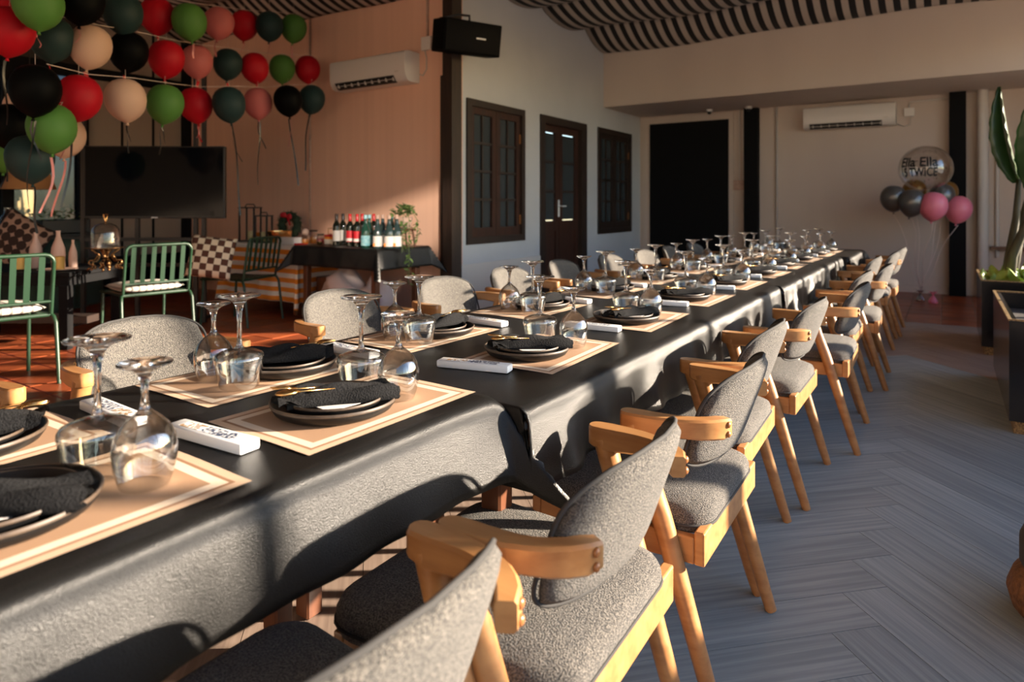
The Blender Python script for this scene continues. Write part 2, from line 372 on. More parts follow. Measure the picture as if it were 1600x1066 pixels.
wall('wall_front', 'wall_cream', ((LX - .2, -4.0, 0), (RX + .3, -3.8, TOP)))
# open terrace side: low wall, posts, head beam - daylight and sun come in here
SILL, HEAD = .82, 3.02
posts = [-3.8, -2.1, -.3, 1.5, 3.3, 5.1, 6.9]
bxs = [((RX, -4, 0), (RX + .14, FY, SILL)), ((RX, -4, HEAD), (RX + .14, FY, TOP)), ((RX, 8.75, SILL), (RX + .14, FY, HEAD))] + [((RX, y, SILL), (RX + .10, y + .10, HEAD)) for y in posts] + [((RX + .03, y + .93, SILL), (RX + .07, y + .97, HEAD)) for y in posts]
wall('wall_right', 'wall_cream', *bxs)
o = MB().box((RX - .03, -4, SILL), (RX + .2, 8.75, SILL + .04)).build('trim_1', 'trim_white'); struct(o)
# skirtings
o = MB().box((WX + .0005, PY + .02, 0), (WX + .018, DR[0] - .01, .53)).build('baseboard_left', 'trim_white'); struct(o)
o = MB().box((-2.3, FY - .02, 0), (.0, FY - .0005, .09)).build('baseboard_back', 'wall_cream'); struct(o)
# glazed side: black posts and beams along x = LX, with panes, cream panel beyond
fr = MB()
fr.box((LX - .06, -4, 2.72), (LX + .06, PY, 2.86)); fr.box((LX - .06, -4, 0), (LX + .06, PY, .5)); fr.box((LX - .05, -4, 3.6), (LX + .05, PY, TOP))
wl = struct(fr.build('wall_glazed', 'black_paint'))
for y in (-3.9, -2.5, -1.2, .1, 1.3, 2.3, 3.02, 3.8, 5.12):
    MB().box((LX - .07, y, 0), (LX + .07, y + .11, TOP)).build('post', 'black_paint', wl)
for y0, y1 in ((-3.79, -2.5), (-2.39, -1.2), (-1.09, .1), (.21, 1.3), (1.41, 2.3), (2.41, 3.02), (3.13, 3.8)):
    MB().box((LX - .008, y0, .5), (LX + .008, y1, 2.72)).build('pane', 'window_glass', wl)
    MB().box((LX - .02, y0, 2.86), (LX + .005, y1, 3.6)).build('panel', 'dark_wood', wl)
for y0, y1, in ((3.91, 4.32), (4.34, 4.72), (4.74, 5.12)):
    MB().box((LX - .03, y1 - .005, .5), (LX + .012, y1 + .025, 3.6)).build('batten', 'black_paint', wl)
    MB().box((LX - .02, y0, .5), (LX + .005, y1, 2.72)).build('panel', 'curtain', wl)
    MB().box((LX - .02, y0, 2.86), (LX + .005, y1, 3.6)).build('panel', 'curtain', wl)
# corner post between peach and grey walls
cp = MB().box((WX - .02, PY - .10, 0), (WX + .10, PY + .06, TOP)).build('pillar_corner', 'dark_wood'); struct(cp)
o = MB().box((WX - .09, PY - .05, 0), (WX - .02, PY - .001, 2.47)).build('trim_2', 'dark_wood'); struct(o)
# ceiling boards above the cloth
ce = MB().box((LX - .2, -4, TOP), (RX + .3, FY + .2, TOP + .1)).build('ceiling', 'wall_cream'); struct(ce)
# --- windows and door in the grey wall
def casement(name, y0, y1, lower_red):
    w = thing(name, '', '', (0, 0, 0)); del w['label']; del w['category']; struct(w)
    f = MB(); d0, d1, t = WX - .08, WX + .025, .075
    f.box((d0, y0, WB), (d1, y0 + t, WT)); f.box((d0, y1 - t, WB), (d1, y1, WT)); f.box((d0, y0 + t, WT - t), (d1, y1 - t, WT)); f.box((d0, y0 + t, WB), (d1, y1 - t, WB + t))
    f.build('window_frame', 'dark_wood', w)
    ym = (y0 + y1) / 2
    for a, b in ((y0 + t, ym - .003), (ym + .003, y1 - t)):
        s = MB(); e0, e1, q = WX - .055, WX - .005, .075; za, zb = WB + t, WT - t
        s.box((e0, a, za), (e1, a + q, zb)); s.box((e0, b - q, za), (e1, b, zb)); s.box((e0, a + q, zb - q), (e1, b - q, zb)); s.box((e0, a + q, za), (e1, b - q, za + q * 1.3))
        sh = s.build('sash', 'red_wood' if lower_red else 'dark_wood', w)
        n = 4; zz = za + q * 1.3; hh = (zb - q - zz) / n; mid = (a + b) / 2
        br = MB()
        for k in range(1, n): br.box((e0 + .01, a + q, zz + k * hh - .014), (e1 - .008, b - q, zz + k * hh + .014))
        br.box((e0 + .012, mid - .012, zz), (e1 - .010, mid + .012, zb - q)); br.build('glazing_bar', 'dark_wood', sh)
        for k in range(n):
            for c0, c1 in ((a + q, mid - .012), (mid + .012, b - q)):
                MB().box((e0 + .015, c0, zz + k * hh + .014 * (k > 0)), (e0 + .02, c1, zz + (k + 1) * hh - .014 * (k < n - 1))).build('pane', 'dim_glass', sh)
        hz = MB().box((e1, (a + .0 if a < ym - .2 else b - .02), zb - .33), (e1 + .012, (a + .02 if a < ym - .2 else b), zb - .22)).build('hinge', 'bolt', sh)
        MB().box((e1, (a + .0 if a < ym - .2 else b - .02), za + .12), (e1 + .012, (a + .02 if a < ym - .2 else b), za + .23)).build('hinge', 'bolt', sh)
    return w
casement('window_1', *W1, True); casement('window_2', *W2, False)
dw = thing('door_1', '', ''); del dw['label']; del dw['category']; struct(dw)
f = MB(); t = .10
f.box((WX - .1, DR[0], 0), (WX + .025, DR[0] + t, WT)); f.box((WX - .1, DR[1] - t * 1.6, 0), (WX + .025, DR[1], WT)); f.box((WX - .1, DR[0] + t, WT - t), (WX + .025, DR[1] - t * 1.6, WT)); f.build('door_frame', 'dark_wood', dw)
a0, b0 = DR[0] + t, DR[1] - t * 1.6; md = (a0 + b0) / 2 - .05
for a, b in ((a0, md - .002), (md + .002, b0)):
    s = MB(); e0, e1, q = WX - .075, WX - .03, .09; za, zb = .02, WT - t
    s.box((e0, a, za), (e1, a + q, zb)); s.box((e0, b - q, za), (e1, b, zb)); s.box((e0, a + q, zb - q), (e1, b - q, zb)); s.box((e0, a + q, za), (e1, b - q, za + .2)); s.box((e0, a + q, .82), (e1, b - q, .95))
    lf = s.build('door_leaf', 'red_wood', dw)
    MB().box((e0 + .012, a + q, .22), (e1 - .014, b - q, .82)).build('panel', 'red_wood', lf)
    hh = (zb - q - .95) / 3
    for k in range(3):
        MB().box((e0 + .015, a + q, .95 + k * hh + .014), (e0 + .02, b - q, .95 + (k + 1) * hh - .014)).build('pane', 'dim_glass', lf)
        if k: MB().box((e0 + .008, a + q, .95 + k * hh - .014), (e1 - .008, b - q, .95 + k * hh + .014)).build('glazing_bar', 'dark_wood', lf)
h = MB().rbox((WX - .03, md - .035, 1.0), (WX - .02, md + .005, 1.22), .004, 1).tube([(WX - .02, md - .015, 1.14), (WX + .025, md - .015, 1.14), (WX + .025, md + .09, 1.14)], .009, 8)
h.build('door_handle', 'logo_silver', dw)
# --- far wall: black doorway panel, pillars, pipes
bd = thing('door_2', '', ''); del bd['label']; del bd['category']; struct(bd)
MB().box((-4.02, FY - .06, 0), (-2.77, FY - .004, 2.46)).build('door_panel', 'black_paint', bd)
MB().box((-4.14, FY - .03, 0), (-4.02, FY - .001, 2.56)).box((-4.02, FY - .03, 2.46), (-2.77, FY - .001, 2.56)).box((-2.77, FY - .03, 0), (-2.70, FY - .001, 2.56)).build('door_frame', 'wall_cream', bd)
for k, (a, b) in enumerate(((-2.52, -2.325), (.02, .20))):
    struct(MB().box((a, FY - .14, 0), (b, FY - .001, SOF)).build('pillar_%d' % (k + 1), 'black_paint'))
struct(MB().lathe([(.058, 0), (.058, SOF)], 16, Matrix.Translation((.37, FY - .12, 0))).build('column_pipe', 'trim_white', smooth=40))
o = MB()
for x in (-2.62, -2.57): o.box((x, FY - .025, 1.5), (x + .018, FY - .001, SOF))
tag(o.build('wall_conduit', 'trim_white'), 'pair of slim conduits running down to the switch box by the black doorway', 'conduit')
tag(MB().rbox((-2.70, FY - .05, 1.38), (-2.53, FY - .001, 1.53), .008).build('switch_box', 'ceramic'), 'small beige switch box on far wall beside black doorway', 'switch box')
for k, x in enumerate((-2.08, )):
    tag(MB().lathe([(.016, 0), (.016, SOF)], 10, Matrix.Translation((x, FY - .02, 0))).build('wall_pipe', 'plastic_grey', smooth=40), 'thin grey pipe running floor to soffit right of black pillar', 'pipe')
tag(MB().lathe([(.02, .5), (.02, SOF)], 10, Matrix.Translation((.52, FY - .025, 0))).build('wall_pipe', 'trim_white', smooth=40), 'thin white pipe on far wall next to the fat white column', 'pipe')
struct(MB().box((.45, FY - .10, .60), (1.7, FY - .001, .64)).build('trim_3', 'table_wood'))
# --- canopy
RID = [-4.0 + 1.165 * k for k in range(12)]          # battens the cloth hangs from, across the room
def canopy_z(y, x):
    yy = (y - 8.19) / 1.165; fr_ = yy - math.floor(yy)
    sag = .17 + .07 * sin(1.7 * math.floor(yy) + 1.0)
    return 3.60 - sag * 4 * fr_ * (1 - fr_) + .02 * sin(x * 1.3 + y) - .012 * sin(3.1 * x + 2 * y)
def canopy(x0, x1, y0, y1, name, lab):
    ny = int((y1 - y0) * 18); nx = int((x1 - x0) * 5)
    o = MB().grid(lambda a, b: Vector((x0 + (x1 - x0) * a, y0 + (y1 - y0) * b, canopy_z(y0 + (y1 - y0) * b, x0 + (x1 - x0) * a))), nx, ny).build(name, 'canopy', smooth=180)
    md = o.modifiers.new('thick', 'SOLIDIFY'); md.thickness = .003
    return tag(o, lab, 'canopy')
canopy(WX + .01, RX - .01, -3.7, 8.81, 'canopy_cloth', 'black and cream striped cloth swagged below ceiling over the long table')
canopy(LX + .12, WX - .03, -3.7, PY - .02, 'canopy_cloth', 'black and cream striped cloth swagged below ceiling over the balloon corner')
# ============================================================ DINING TABLES AND CLOTHS
#        x left, x right, y0, y1, top, drop, wobble
TABLES = [(-1.525, -.825, -1.15, 1.145, .745, .165, .006, 'nearest dining table under glossy black vinyl, its cloth corner jutting over the next table'),
          (-1.60, -.757, 1.165, 3.66, .725, .17, .016, 'second dining table from the camera, under the black vinyl cloth'),
          (-1.60, -.745, 3.675, 6.02, .725, .17, .022, 'third dining table from the camera, under the wrinkled black cloth'),
          (-1.56, -.69, 6.035, 7.15, .725, .19, .018, 'farthest short dining table, near the balloon bouquet')]
CLAB = ['smooth black vinyl tablecloth on the nearest table, pointed corner hanging at its far end', 'black vinyl tablecloth lower than the nearest one, starting at its pointed corner',
        'wrinkled black vinyl tablecloth catching white glare along its planter side', 'black vinyl tablecloth on the farthest table with a dark hanging end']
for ti, (x0, x1, y0, y1, z, drop, wob, lab) in enumerate(TABLES):
    t = thing('dining_table', lab, 'table', ((x0 + x1) / 2, (y0 + y1) / 2, 0), 0, 'dining tables in the long row')
    hx, hy = (x1 - x0) / 2 - .02, (y1 - y0) / 2 - .02
    MB().rbox((-hx, -hy, z - .032), (hx, hy, z - .0035), .004).build('tabletop', 'table_wood', t)
    ap = MB(); ap.box((-hx + .07, -hy + .05, z - .10), (-hx + .09, hy - .05, z - .032)); ap.box((hx - .09, -hy + .05, z - .10), (hx - .07, hy - .05, z - .032)); ap.build('apron', 'table_wood', t)
    for sx in (-1, 1):
        for sy in (-1, 1): MB().rbox((sx * (hx - .08) - .027, sy * (hy - .05) - .027, 0), (sx * (hx - .08) + .027, sy * (hy - .05) + .027, z - .032), .005, 1).build('leg', 'table_wood', t)
    # cloth: flat, rounded over the edge, hanging, with cone folds at the corners
    D = drop + .02; Da = D; Db = D if ti in (0, 3) else 0
    def over(p, lo, hi): return (lo - p, -1) if p < lo else ((p - hi, 1) if p > hi else (0, 0))
    ph = ti * 2.1
    def fold(m):            # round the table edge, then hang
        r = .030; arc = r * pi / 2
        if m < arc: q = m / r; return r * sin(q), r * (1 - cos(q))
        return r + .07 * (m - arc), r + (m - arc)
    def cloth(a, b):
        px = x0 - D + (x1 - x0 + 2 * D) * a; py = y0 - Da + (y1 - y0 + Da + Db) * b
        a_, sx = over(px, x0, x1); b_, sy = over(py, y0, y1)
        bx, by = min(max(px, x0), x1), min(max(py, y0), y1)
        if ti > 0 and sy < 0:    # end pressed against the neighbouring table: drops straight
            if a_: b_ = 0
            else:
                o_, d_ = fold(b_); c_ = (x0 + x1) / 2
                return Vector((c_ + (bx - c_) * (1 + o_ / ((x1 - x0) / 2)), by, z - d_))
        m, n = max(a_, b_), min(a_, b_)
        if m == 0: return Vector((bx, by, z + .0006 * sin(bx * 23 + by * 17 + ph)))
        out, dn = fold(m); dn += .40 * n; w = m / D
        bulge = .62 * n * (.6 + .5 * n / D)
        rip = wob * (sin(9 * by + ph) + .6 * sin(21 * by + 3 * ph) + .5 * sin(37 * by + ph)) if a_ >= b_ else wob * sin(14 * bx + ph)
        rip = max(rip * w * w * (1 - n / m), -out * .5)
        kx = a_ / m; ky = b_ / m
        ex = sx * (out * kx + bulge * 1.15 + rip * (a_ >= b_)) if a_ else 0
        ey = sy * (out * ky * (.3 if ti == 0 else 1) + bulge * (.42 if ti == 0 else 1) + rip * (b_ > a_)) if b_ else 0
        if ti == 0 and a_ and sx > 0: ex += .045 * w * max(0, min(1, (by - y1 + .14) / .14)) ** 1.5
        return Vector((bx + ex, by + ey, z - dn))
    nu = max(40, int((x1 - x0 + 2 * D) / .016)); nv = int((y1 - y0 + Da + Db) / .020)
    o = MB().grid(cloth, nu, nv).build('tablecloth', 'vinyl', smooth=180)
    md = o.modifiers.new('thick', 'SOLIDIFY'); md.thickness = .0015; md.offset = -1
    tag(o, CLAB[ti], 'tablecloth', 'black vinyl tablecloths')
# ============================================================ ARMCHAIRS
def rrect(w, d, r, n=5, taper=0):
    pts = []
    for cx, cy, a0 in ((w - r, d - r, 0), (-w + r, d - r, 90), (-w + r, -d + r, 180), (w - r, -d + r, 270)):
        for k in range(n + 1): a = R(a0 + 90 * k / n); pts.append((cx + r * cos(a), cy + r * sin(a)))
    return [(x * (1 + taper * y / d), y) for x, y in pts]
def make_chair():
    c = thing('dining_armchair', '', 'chair', group='oak armchairs along the long table')
    # seat cushion (domed, rounded), front at y = +.235
    prof = [(.93, 0), (.985, .006), (1, .02), (1, .042), (.975, .056), (.90, .066), (.70, .073), (.35, .077), (.0001, .078)]
    base = rrect(.245, .235, .07, 5, .07); v = []; n = len(base)
    for s, zz in prof: v += [Vector((x * s, y * s, .395 + zz)) for x, y in base]
    f = [(i * n + k, i * n + (k + 1) % n, (i + 1) * n + (k + 1) % n, (i + 1) * n + k) for i in range(len(prof) - 1) for k in range(n)] + [tuple(range(n - 1, -1, -1))]
    seat = MB().add(v, f).build('seat', 'tweed', c, 60)
    pp = [(x * 1.003, y * 1.003, .418) for x, y in base]
    MB().tube(pp, .0035, 6, True).build('piping', 'piping', seat, 180)
    # backrest: curved, tilted shell, rounded outline
    HW, ZB, ZT = .215, .520, .760
    NU, NV = 22, 12
    def back(side):
        def fn(a, b):
            s = a * 2 - 1; q = b * 2 - 1
            k = (1 - abs(s) ** 4.6) ** (1 / 4.6) if abs(s) < 1 else 0       # outline: superellipse
            zc = (ZB + ZT) / 2 + .014 * (1 - s * s) - .006; zz = zc + q * k * (ZT - ZB) / 2 * (1 - .10 * s * s)
            x = s * HW; hgt = (zz - ZB) / (ZT - ZB)
            y = -.217 - .083 * hgt + .062 * s * s
            th = .019 * (max(0, 1 - abs(s) ** 6) * max(0, 1 - abs(q) ** 6)) ** .5
            nx, ny = -2 * .2 * s / HW * .0 , 1
            return Vector((x - side * th * s * .75, y + side * th, zz))
        return fn
    m = MB(); m.grid(back(1), NU, NV); m.grid(back(-1), NU, NV)
    bk = m.build('backrest', 'tweed', c, 180)
    rim = []
    for k in range(64):
        a = 2 * pi * k / 64; ca_, sa_ = cos(a), sin(a)
        s = (abs(ca_) ** (2 / 4.6)) * (1 if ca_ >= 0 else -1); q = 1 if sa_ >= 0 else -1
        kk = max(0, 1 - abs(s) ** 4.6) ** (1 / 4.6)
        zc = (ZB + ZT) / 2 + .014 * (1 - s * s) - .006; zz = zc + q * kk * (ZT - ZB) / 2 * (1 - .10 * s * s); hgt = (zz - ZB) / (ZT - ZB)
        rim.append((s * HW, -.217 - .083 * hgt + .062 * s * s, zz))
    MB().tube(rim, .0042, 6, True).build('piping', 'piping', bk, 180)
    # rails
    MB().rbox((-.250, -.234, .345), (.250, -.210, .420), .004).build('rear_rail', 'oak', c)
    MB().rbox((-.250, .185, .345), (.250, .210, .405), .004).build('front_rail', 'oak', c)
    for sx in (-1, 1):
        MB().rbox((sx * .238 - .012, -.2105, .345), (sx * .238 + .012, .1855, .405), .004).build('side_rail', 'oak', c)
        # rear leg, leaning forward as it rises, then the arm post leaning further
        lg = MB(); path = [(sx * .262, -.275, 0), (sx * .262, -.255, .06), (sx * .262, -.165, .36), (sx * .262, -.140, .44), (sx * .262, -.105, .54), (sx * .262, -.075, .645)]
        lg.tube(path, [.0155, .018, .0225, .0235, .022, .0245], 10, flat=1.1); lg.build('rear_leg', 'oak', c, 50)
        MB().tube([(sx * .235, .205, 0), (sx * .228, .19, .20), (sx * .222, .178, .40)], [.0145, .018, .021], 10).build('front_leg', 'oak', c, 50)
        # armrest: deep at the tip, sweeping round behind the backrest
        prof = [(.262, -.042, .010, .632), (.262, -.046, .018, .630), (.262, -.056, .0235, .628), (.262, -.085, .0255, .622), (.261, -.125, .0235, .626), (.257, -.160, .021, .629), (.249, -.192, .019, .628), (.237, -.218, .0185, .626), (.222, -.238, .0182, .625), (.204, -.254, .018, .624), (.182, -.266, .0175, .624)]
        v = []; n = len(prof); zt = .671
        for i, (x, y, hw, zb) in enumerate(prof):
            x1_, y1_ = prof[min(i + 1, n - 1)][:2]; x0_, y0_ = prof[max(i - 1, 0)][:2]; tx, ty = x1_ - x0_, y1_ - y0_; l = math.hypot(tx, ty); nx, ny = -ty / l, tx / l
            e = .005; ring = [(-hw + e, zb), (hw - e, zb), (hw, zb + e), (hw, zt - e), (hw - e, zt), (-hw + e, zt), (-hw, zt - e), (-hw, zb + e)]
            if i == n - 1: ring = [(a * .8, .646 + (b - .646) * .85) for a, b in ring]
            v += [Vector((sx * (x + nx * a), y + ny * a, b)) for a, b in ring]
        f = [(i * 8 + k, i * 8 + (k + 1) % 8, (i + 1) * 8 + (k + 1) % 8, (i + 1) * 8 + k) for i in range(n - 1) for k in range(8)] + [tuple(range(7, -1, -1)), tuple((n - 1) * 8 + k for k in range(8))]
        ar = MB().add(v, f).build('armrest', 'oak', c, 35)
        for (bx, by, bz) in ((.202, -.274, .636), (.202, -.274, .657)):
            MB().ball((sx * bx, by, bz), .0075, 10, 6, (1, .7, 1)).build('bolt', 'bolt', ar, 180)
    return c
chair0 = make_chair()
#            y, x of rear feet, small turn
RIGHT = [(.485, -.44, 0), (1.045, -.418, 1), (1.70, -.412, 1), (2.28, -.475, 2), (2.955, -.443, 0), (3.67, -.348, 1), (4.36, -.395, 0), (4.945, -.325, 2), (5.62, -.44, 0), (6.30, -.36, 1), (6.95, -.34, 0)]
LEFT = [(.47, -2.25, 3), (1.17, -2.29, 2), (2.03, -2.30, 0), (2.70, -2.25, -2), (3.36, -2.27, 0), (4.02, -2.26, 2), (4.70, -2.22, 0), (5.33, -2.19, -3), (5.98, -2.19, 2), (6.60, -2.17, 0)]
first = True
for side, rows in (('planter', RIGHT), ('balloon', LEFT)):
    for i, (y, xf, turn) in enumerate(rows):
        sgn = 1 if side == 'planter' else -1
        loc = (xf - sgn * .275, y, 0); rz = sgn * pi / 2 + R(turn)
        lab = ORD[i] + ' grey tweed oak armchair from the near end, ' + side + ' side of the table'
        if first:
            chair0.location = loc; chair0.rotation_euler = (0, 0, rz); chair0['label'] = lab; first = False
        else: dup(chair0, loc, rz, lab)
# ============================================================ PLACE SETTINGS
ME = {}
ME['mat'] = MB().grid(lambda a, b: Vector((-.22 + .44 * a, -.145 + .29 * b, .0006 + .0012 * abs(sin(9 * a + 4 * b)) * (2 * a - 1) ** 4)), 22, 14).mesh('placemat', 'placemat', 180)
pr = [(.0001, .004), (.085, .004), (.095, .0), (.100, .0), (.112, .006), (.119, .016), (.1205, .0235), (.1185, .0245), (.1165, .0225), (.113, .0135), (.106, .0085), (.09, .007), (.0001, .007)]
ME['plate'] = MB().lathe(pr, 48, cap=False).mesh('plate', 'stone_black', 60)
ME['rim'] = MB().lathe([(.1212, .0200), (.1218, .0235), (.1202, .0256), (.1178, .0252), (.1176, .0240), (.1195, .0240), (.1205, .0225), (.1212, .0200)], 48, cap=False).mesh('rim', 'raw_rim', 60)
K = .79
ME['plate_s'] = MB().lathe([(r * K, .0085 + z * .8) for r, z in pr], 44, cap=False).mesh('plate', 'stone_black', 60)
ME['rim_s'] = MB().lathe([(r * K, .0085 + z * .8) for r, z in ((.1212, .0200), (.1218, .0235), (.1202, .0256), (.1178, .0252), (.1176, .0240), (.1195, .0240), (.1205, .0225), (.1212, .0200))], 44, cap=False).mesh('rim', 'raw_rim', 60)
# napkin pouch: a folded sleeve, narrow mouth with cutlery, broad pleated tail
def napk(top):
    def fn(a, b):
        s = b * 2 - 1; wdt = .022 + .015 * min(1, a * 1.6) + .010 * a; L_ = .205
        x = -L_ / 2 + L_ * a; y = s * wdt + .012 * sin(3 * a + 1) - .004 * a
        env = max(0, 1 - s ** 4)
        hgt = (.023 + .007 * sin(5 * a + 2 * s) + .005 * sin(11 * a - 6 * s + 1) + .004 * sin(26 * s) * a) * env
        return Vector((x + .006 * sin(7 * s) * a, y, .0145 + (hgt if top else 0) + .002 * env))
    return fn
ME['napkin'] = MB().grid(napk(True), 26, 16).grid(napk(False), 26, 16).mesh('napkin', 'napkin', 180)
ME['nap_flap'] = MB().grid(lambda a, b: Vector((-.122 + .055 * a, -.028 + .056 * b, .026 + .014 * sin(3.0 * b + .3) * (1 - a * .3) + .006 * sin(9 * b + 6 * a))), 8, 12).grid(lambda a, b: Vector((-.122 + .055 * a, -.028 + .056 * b, .0225 + .014 * sin(3.0 * b + .3) * (1 - a * .3) + .006 * sin(9 * b + 6 * a))), 8, 12).mesh('flap', 'napkin', 180)
fk = MB(); fk.tube([(-.02, .006, .038), (-.075, .008, .042), (-.088, .009, .045)], [.003, .0028, .005], 8, flat=.5)
for k in range(4): fk.tube([(-.088, .0025 + .0042 * k, .045), (-.10, .001 + .005 * k, .048), (-.126, .001 + .005 * k, .050)], [.0016, .0016, .0008], 5)
ME['fork'] = fk.mesh('fork', 'gold', 180)
sp = MB(); sp.tube([(-.01, -.012, .037), (-.07, -.014, .042), (-.085, -.0145, .043)], [.003, .0028, .004], 8, flat=.5); sp.ball((-.104, -.015, .044), .02, 14, 8, (1.1, .68, .26))
ME['spoon'] = sp.mesh('spoon', 'gold', 180)
ME['card'] = MB().box((-.05, -.03, .0143), (.05, .03, .0149)).mesh('card', 'card')
ME['tissue'] = MB().rbox((-.02, -.1, .0), (.02, .1, .019), .004, 2).mesh('box', 'paper_white', 40)
ME['print_a'] = MB().box((-.012, -.068, .0191), (.012, .018, .0194)).mesh('print', 'ink_navy')
ME['print_b'] = MB().box((-.011, .02, .0191), (.011, .075, .0194)).mesh('print', 'ink_brown')
def shell(prof, t=.0011):
    return prof + [(max(r - t, .0001), z - (t if i > len(prof) * .6 else 0)) for i, (r, z) in reversed(list(enumerate(prof)))]
gb = [(.0415, .0006), (.0455, .020), (.0500, .045), (.0525, .060), (.0523, .067), (.0485, .074), (.036, .080), (.018, .0845), (.008, .088)]
wb = [(.0335, .0006), (.0385, .018), (.0425, .038), (.0432, .054), (.0400, .071), (.0325, .085), (.0225, .096), (.0125, .104), (.0065, .110)]
ME['gob_bowl'] = MB().lathe(shell(gb), 36, cap=False).mesh('bowl', 'glass_bowl', 180)
ME['gob_stem'] = MB().lathe([(.0001, .0815), (.020, .0835), (.010, .087), (.0065, .093), (.0050, .110), (.0048, .140), (.0062, .168), (.0095, .182), (.018, .1925), (.032, .1975), (.0445, .2005), (.0452, .2025), (.0440, .2040), (.02, .2043), (.0001, .2044)], 24, cap=False).mesh('stem', 'glass_solid', 180)
ME['wine_bowl'] = MB().lathe(shell(wb), 36, cap=False).mesh('bowl', 'glass_bowl', 180)
ME['wine_stem'] = MB().lathe([(.0001, .099), (.012, .102), (.0075, .108), (.0058, .116), (.0046, .130), (.0058, .148), (.010, .160), (.020, .168), (.0365, .1735), (.0375, .1755), (.036, .1770), (.015, .1773), (.0001, .1774)], 24, cap=False).mesh('stem', 'glass_solid', 180)
PLACES = []
for side, x1, x2, ys in (('planter', -1.00, -.978, [.38, .93, 1.65, 2.31, 2.97, 3.62, 4.27, 4.92, 5.57, 6.2, 6.75]), ('balloon', -1.372, -1.425, [.36, .985, 1.64, 2.30, 2.96, 3.60, 4.25, 4.90, 5.55, 6.2, 6.75])):
    for i, y in enumerate(ys): PLACES.append((side, i, x1 if y < 1.1 else (x2 + (.02 if y > 6.1 else 0)), y, .7455 if y < 1.1 else .7255))
for side, i, px, py, pz in PLACES:
    sg = 1 if side == 'planter' else -1; rz = sg * pi / 2
    W = lambda lx, ly, lz=0: (px - sg * ly, py + sg * lx, pz + lz)
    rnd = random.Random(i * 7 + (side == 'planter')); j = lambda a: rnd.uniform(-a, a)
    who = 'at ' + ORD[i] + ' place from near end, ' + side + ' side'
    wx, wz = W(0, 0)[:2], rz + R(j(2))
    tag(inst('placemat', ME['mat'], None, (*wx, pz), (0, 0, wz)), 'beige woven placemat with white border ' + who, 'placemat', 'placemats on the long table')
    Z = .0022
    plx, ply = -.05 + j(.012), .015 + j(.01)
    p = tag(inst('dinner_plate', ME['plate'], None, W(plx, ply, Z), (0, 0, 0)), 'wide black dinner plate ' + who, 'plate', 'black dinner plates'); inst('rim', ME['rim'], p)
    p = tag(inst('side_plate', ME['plate_s'], None, W(plx + .002, ply, Z), (0, 0, 0)), 'smaller black plate stacked on top ' + who, 'plate', 'black side plates'); inst('rim', ME['rim_s'], p)
    na = rz + R(-28 + j(14)); nz = Z + .009
    nl = W(plx - .004, ply - .018, nz)
    p = tag(inst('napkin', ME['napkin'], None, nl, (0, 0, na)), 'folded charcoal cloth napkin ' + who, 'napkin', 'folded napkins'); inst('flap', ME['nap_flap'], p)
    tag(inst('fork', ME['fork'], None, (nl[0], nl[1], nl[2] + .004), (0, 0, na)), 'gold fork tucked in napkin ' + who, 'fork', 'gold forks')
    tag(inst('spoon', ME['spoon'], None, (nl[0], nl[1], nl[2] + .004), (0, 0, na)), 'gold spoon tucked in napkin ' + who, 'spoon', 'gold spoons')
    if i < 7:
        tag(inst('menu_card', ME['card'], None, W(plx - .01, ply - .035, nz - .0012), (0, 0, na + .25)), 'small white card under napkin ' + who, 'card', 'cards on the plates')
    tz = rz + R(j(5) + (8 if side == 'planter' else -3))
    p = tag(inst('chopstick_box', ME['tissue'], None, W(-.268 + j(.01), .03 + j(.02), .0008), (0, 0, tz)), 'slim white printed box left of plate ' + who, 'box', 'slim white boxes')
    inst('print', ME['print_a'], p); inst('print', ME['print_b'], p)
    q = thing('water_goblet', 'upside-down flat-shouldered water goblet ' + who, 'glass', W(.097 + j(.008), .068 + j(.008), .0022), 0, 'upturned water goblets')
    inst('bowl', ME['gob_bowl'], q); inst('stem', ME['gob_stem'], q)
    q = thing('wine_glass', 'upside-down rounded wine glass ' + who, 'glass', W((.129 if i == 0 else .092) + j(.008), -.04 + j(.008), .0022), 0, 'upturned wine glasses')
    inst('bowl', ME['wine_bowl'], q); inst('stem', ME['wine_stem'], q)
# ============================================================ WALL-HUNG THINGS
def aircon(label, x0, x1, ywall, zb, zt, depth=.22):
    t = thing('air_conditioner', label, 'air conditioner', ((x0 + x1) / 2, ywall, zb), 0)
    hw, h = (x1 - x0) / 2, zt - zb
    pr_ = [(-.002, 0), (-depth * .62, 0), (-depth * .80, .012), (-depth * .95, .06), (-depth, .11), (-depth, h - .03), (-depth * .93, h - .008), (-depth * .8, h), (-.002, h)]
    def ext(xa, xb, p): 
        n = len(p); v = [Vector((xa, y, z)) for y, z in p] + [Vector((xb, y, z)) for y, z in p]
        return MB().add(v, [tuple(range(n)), tuple(range(2 * n - 1, n - 1, -1))] + [(i, n + i, n + (i + 1) % n, (i + 1) % n) for i in range(n)])
    ext(-hw, hw, pr_).build('body', 'plastic_white', t, 40)
    ext(-hw + .08, hw - .16, [(-depth * .70, -.001), (-depth * .84, .012), (-depth * .985, .062), (-depth * .99, .068), (-depth * .93, .066), (-depth * .7, .02)]).build('vent', 'black_metal', t)
    for k in range(9):
        x = -hw + .12 + k * (2 * hw - .30) / 8
        MB().box((x, -depth * .965, .014), (x + .012, -depth * .83, .05)).build('vane', 'plastic_grey', t)
    MB().box((-hw + .09, -depth * .93, .028), (hw - .17, -depth * .90, .036)).build('flap', 'plastic_grey', t)
    MB().box((hw - .14, -depth - .0015, .10), (hw - .09, -depth + .001, .106)).build('indicator', 'plastic_grey', t)
    return t
aircon('white split air conditioner on the peach wall above the bottle table', -5.74, -4.62, PY - .001, 2.43, 2.745, .23)
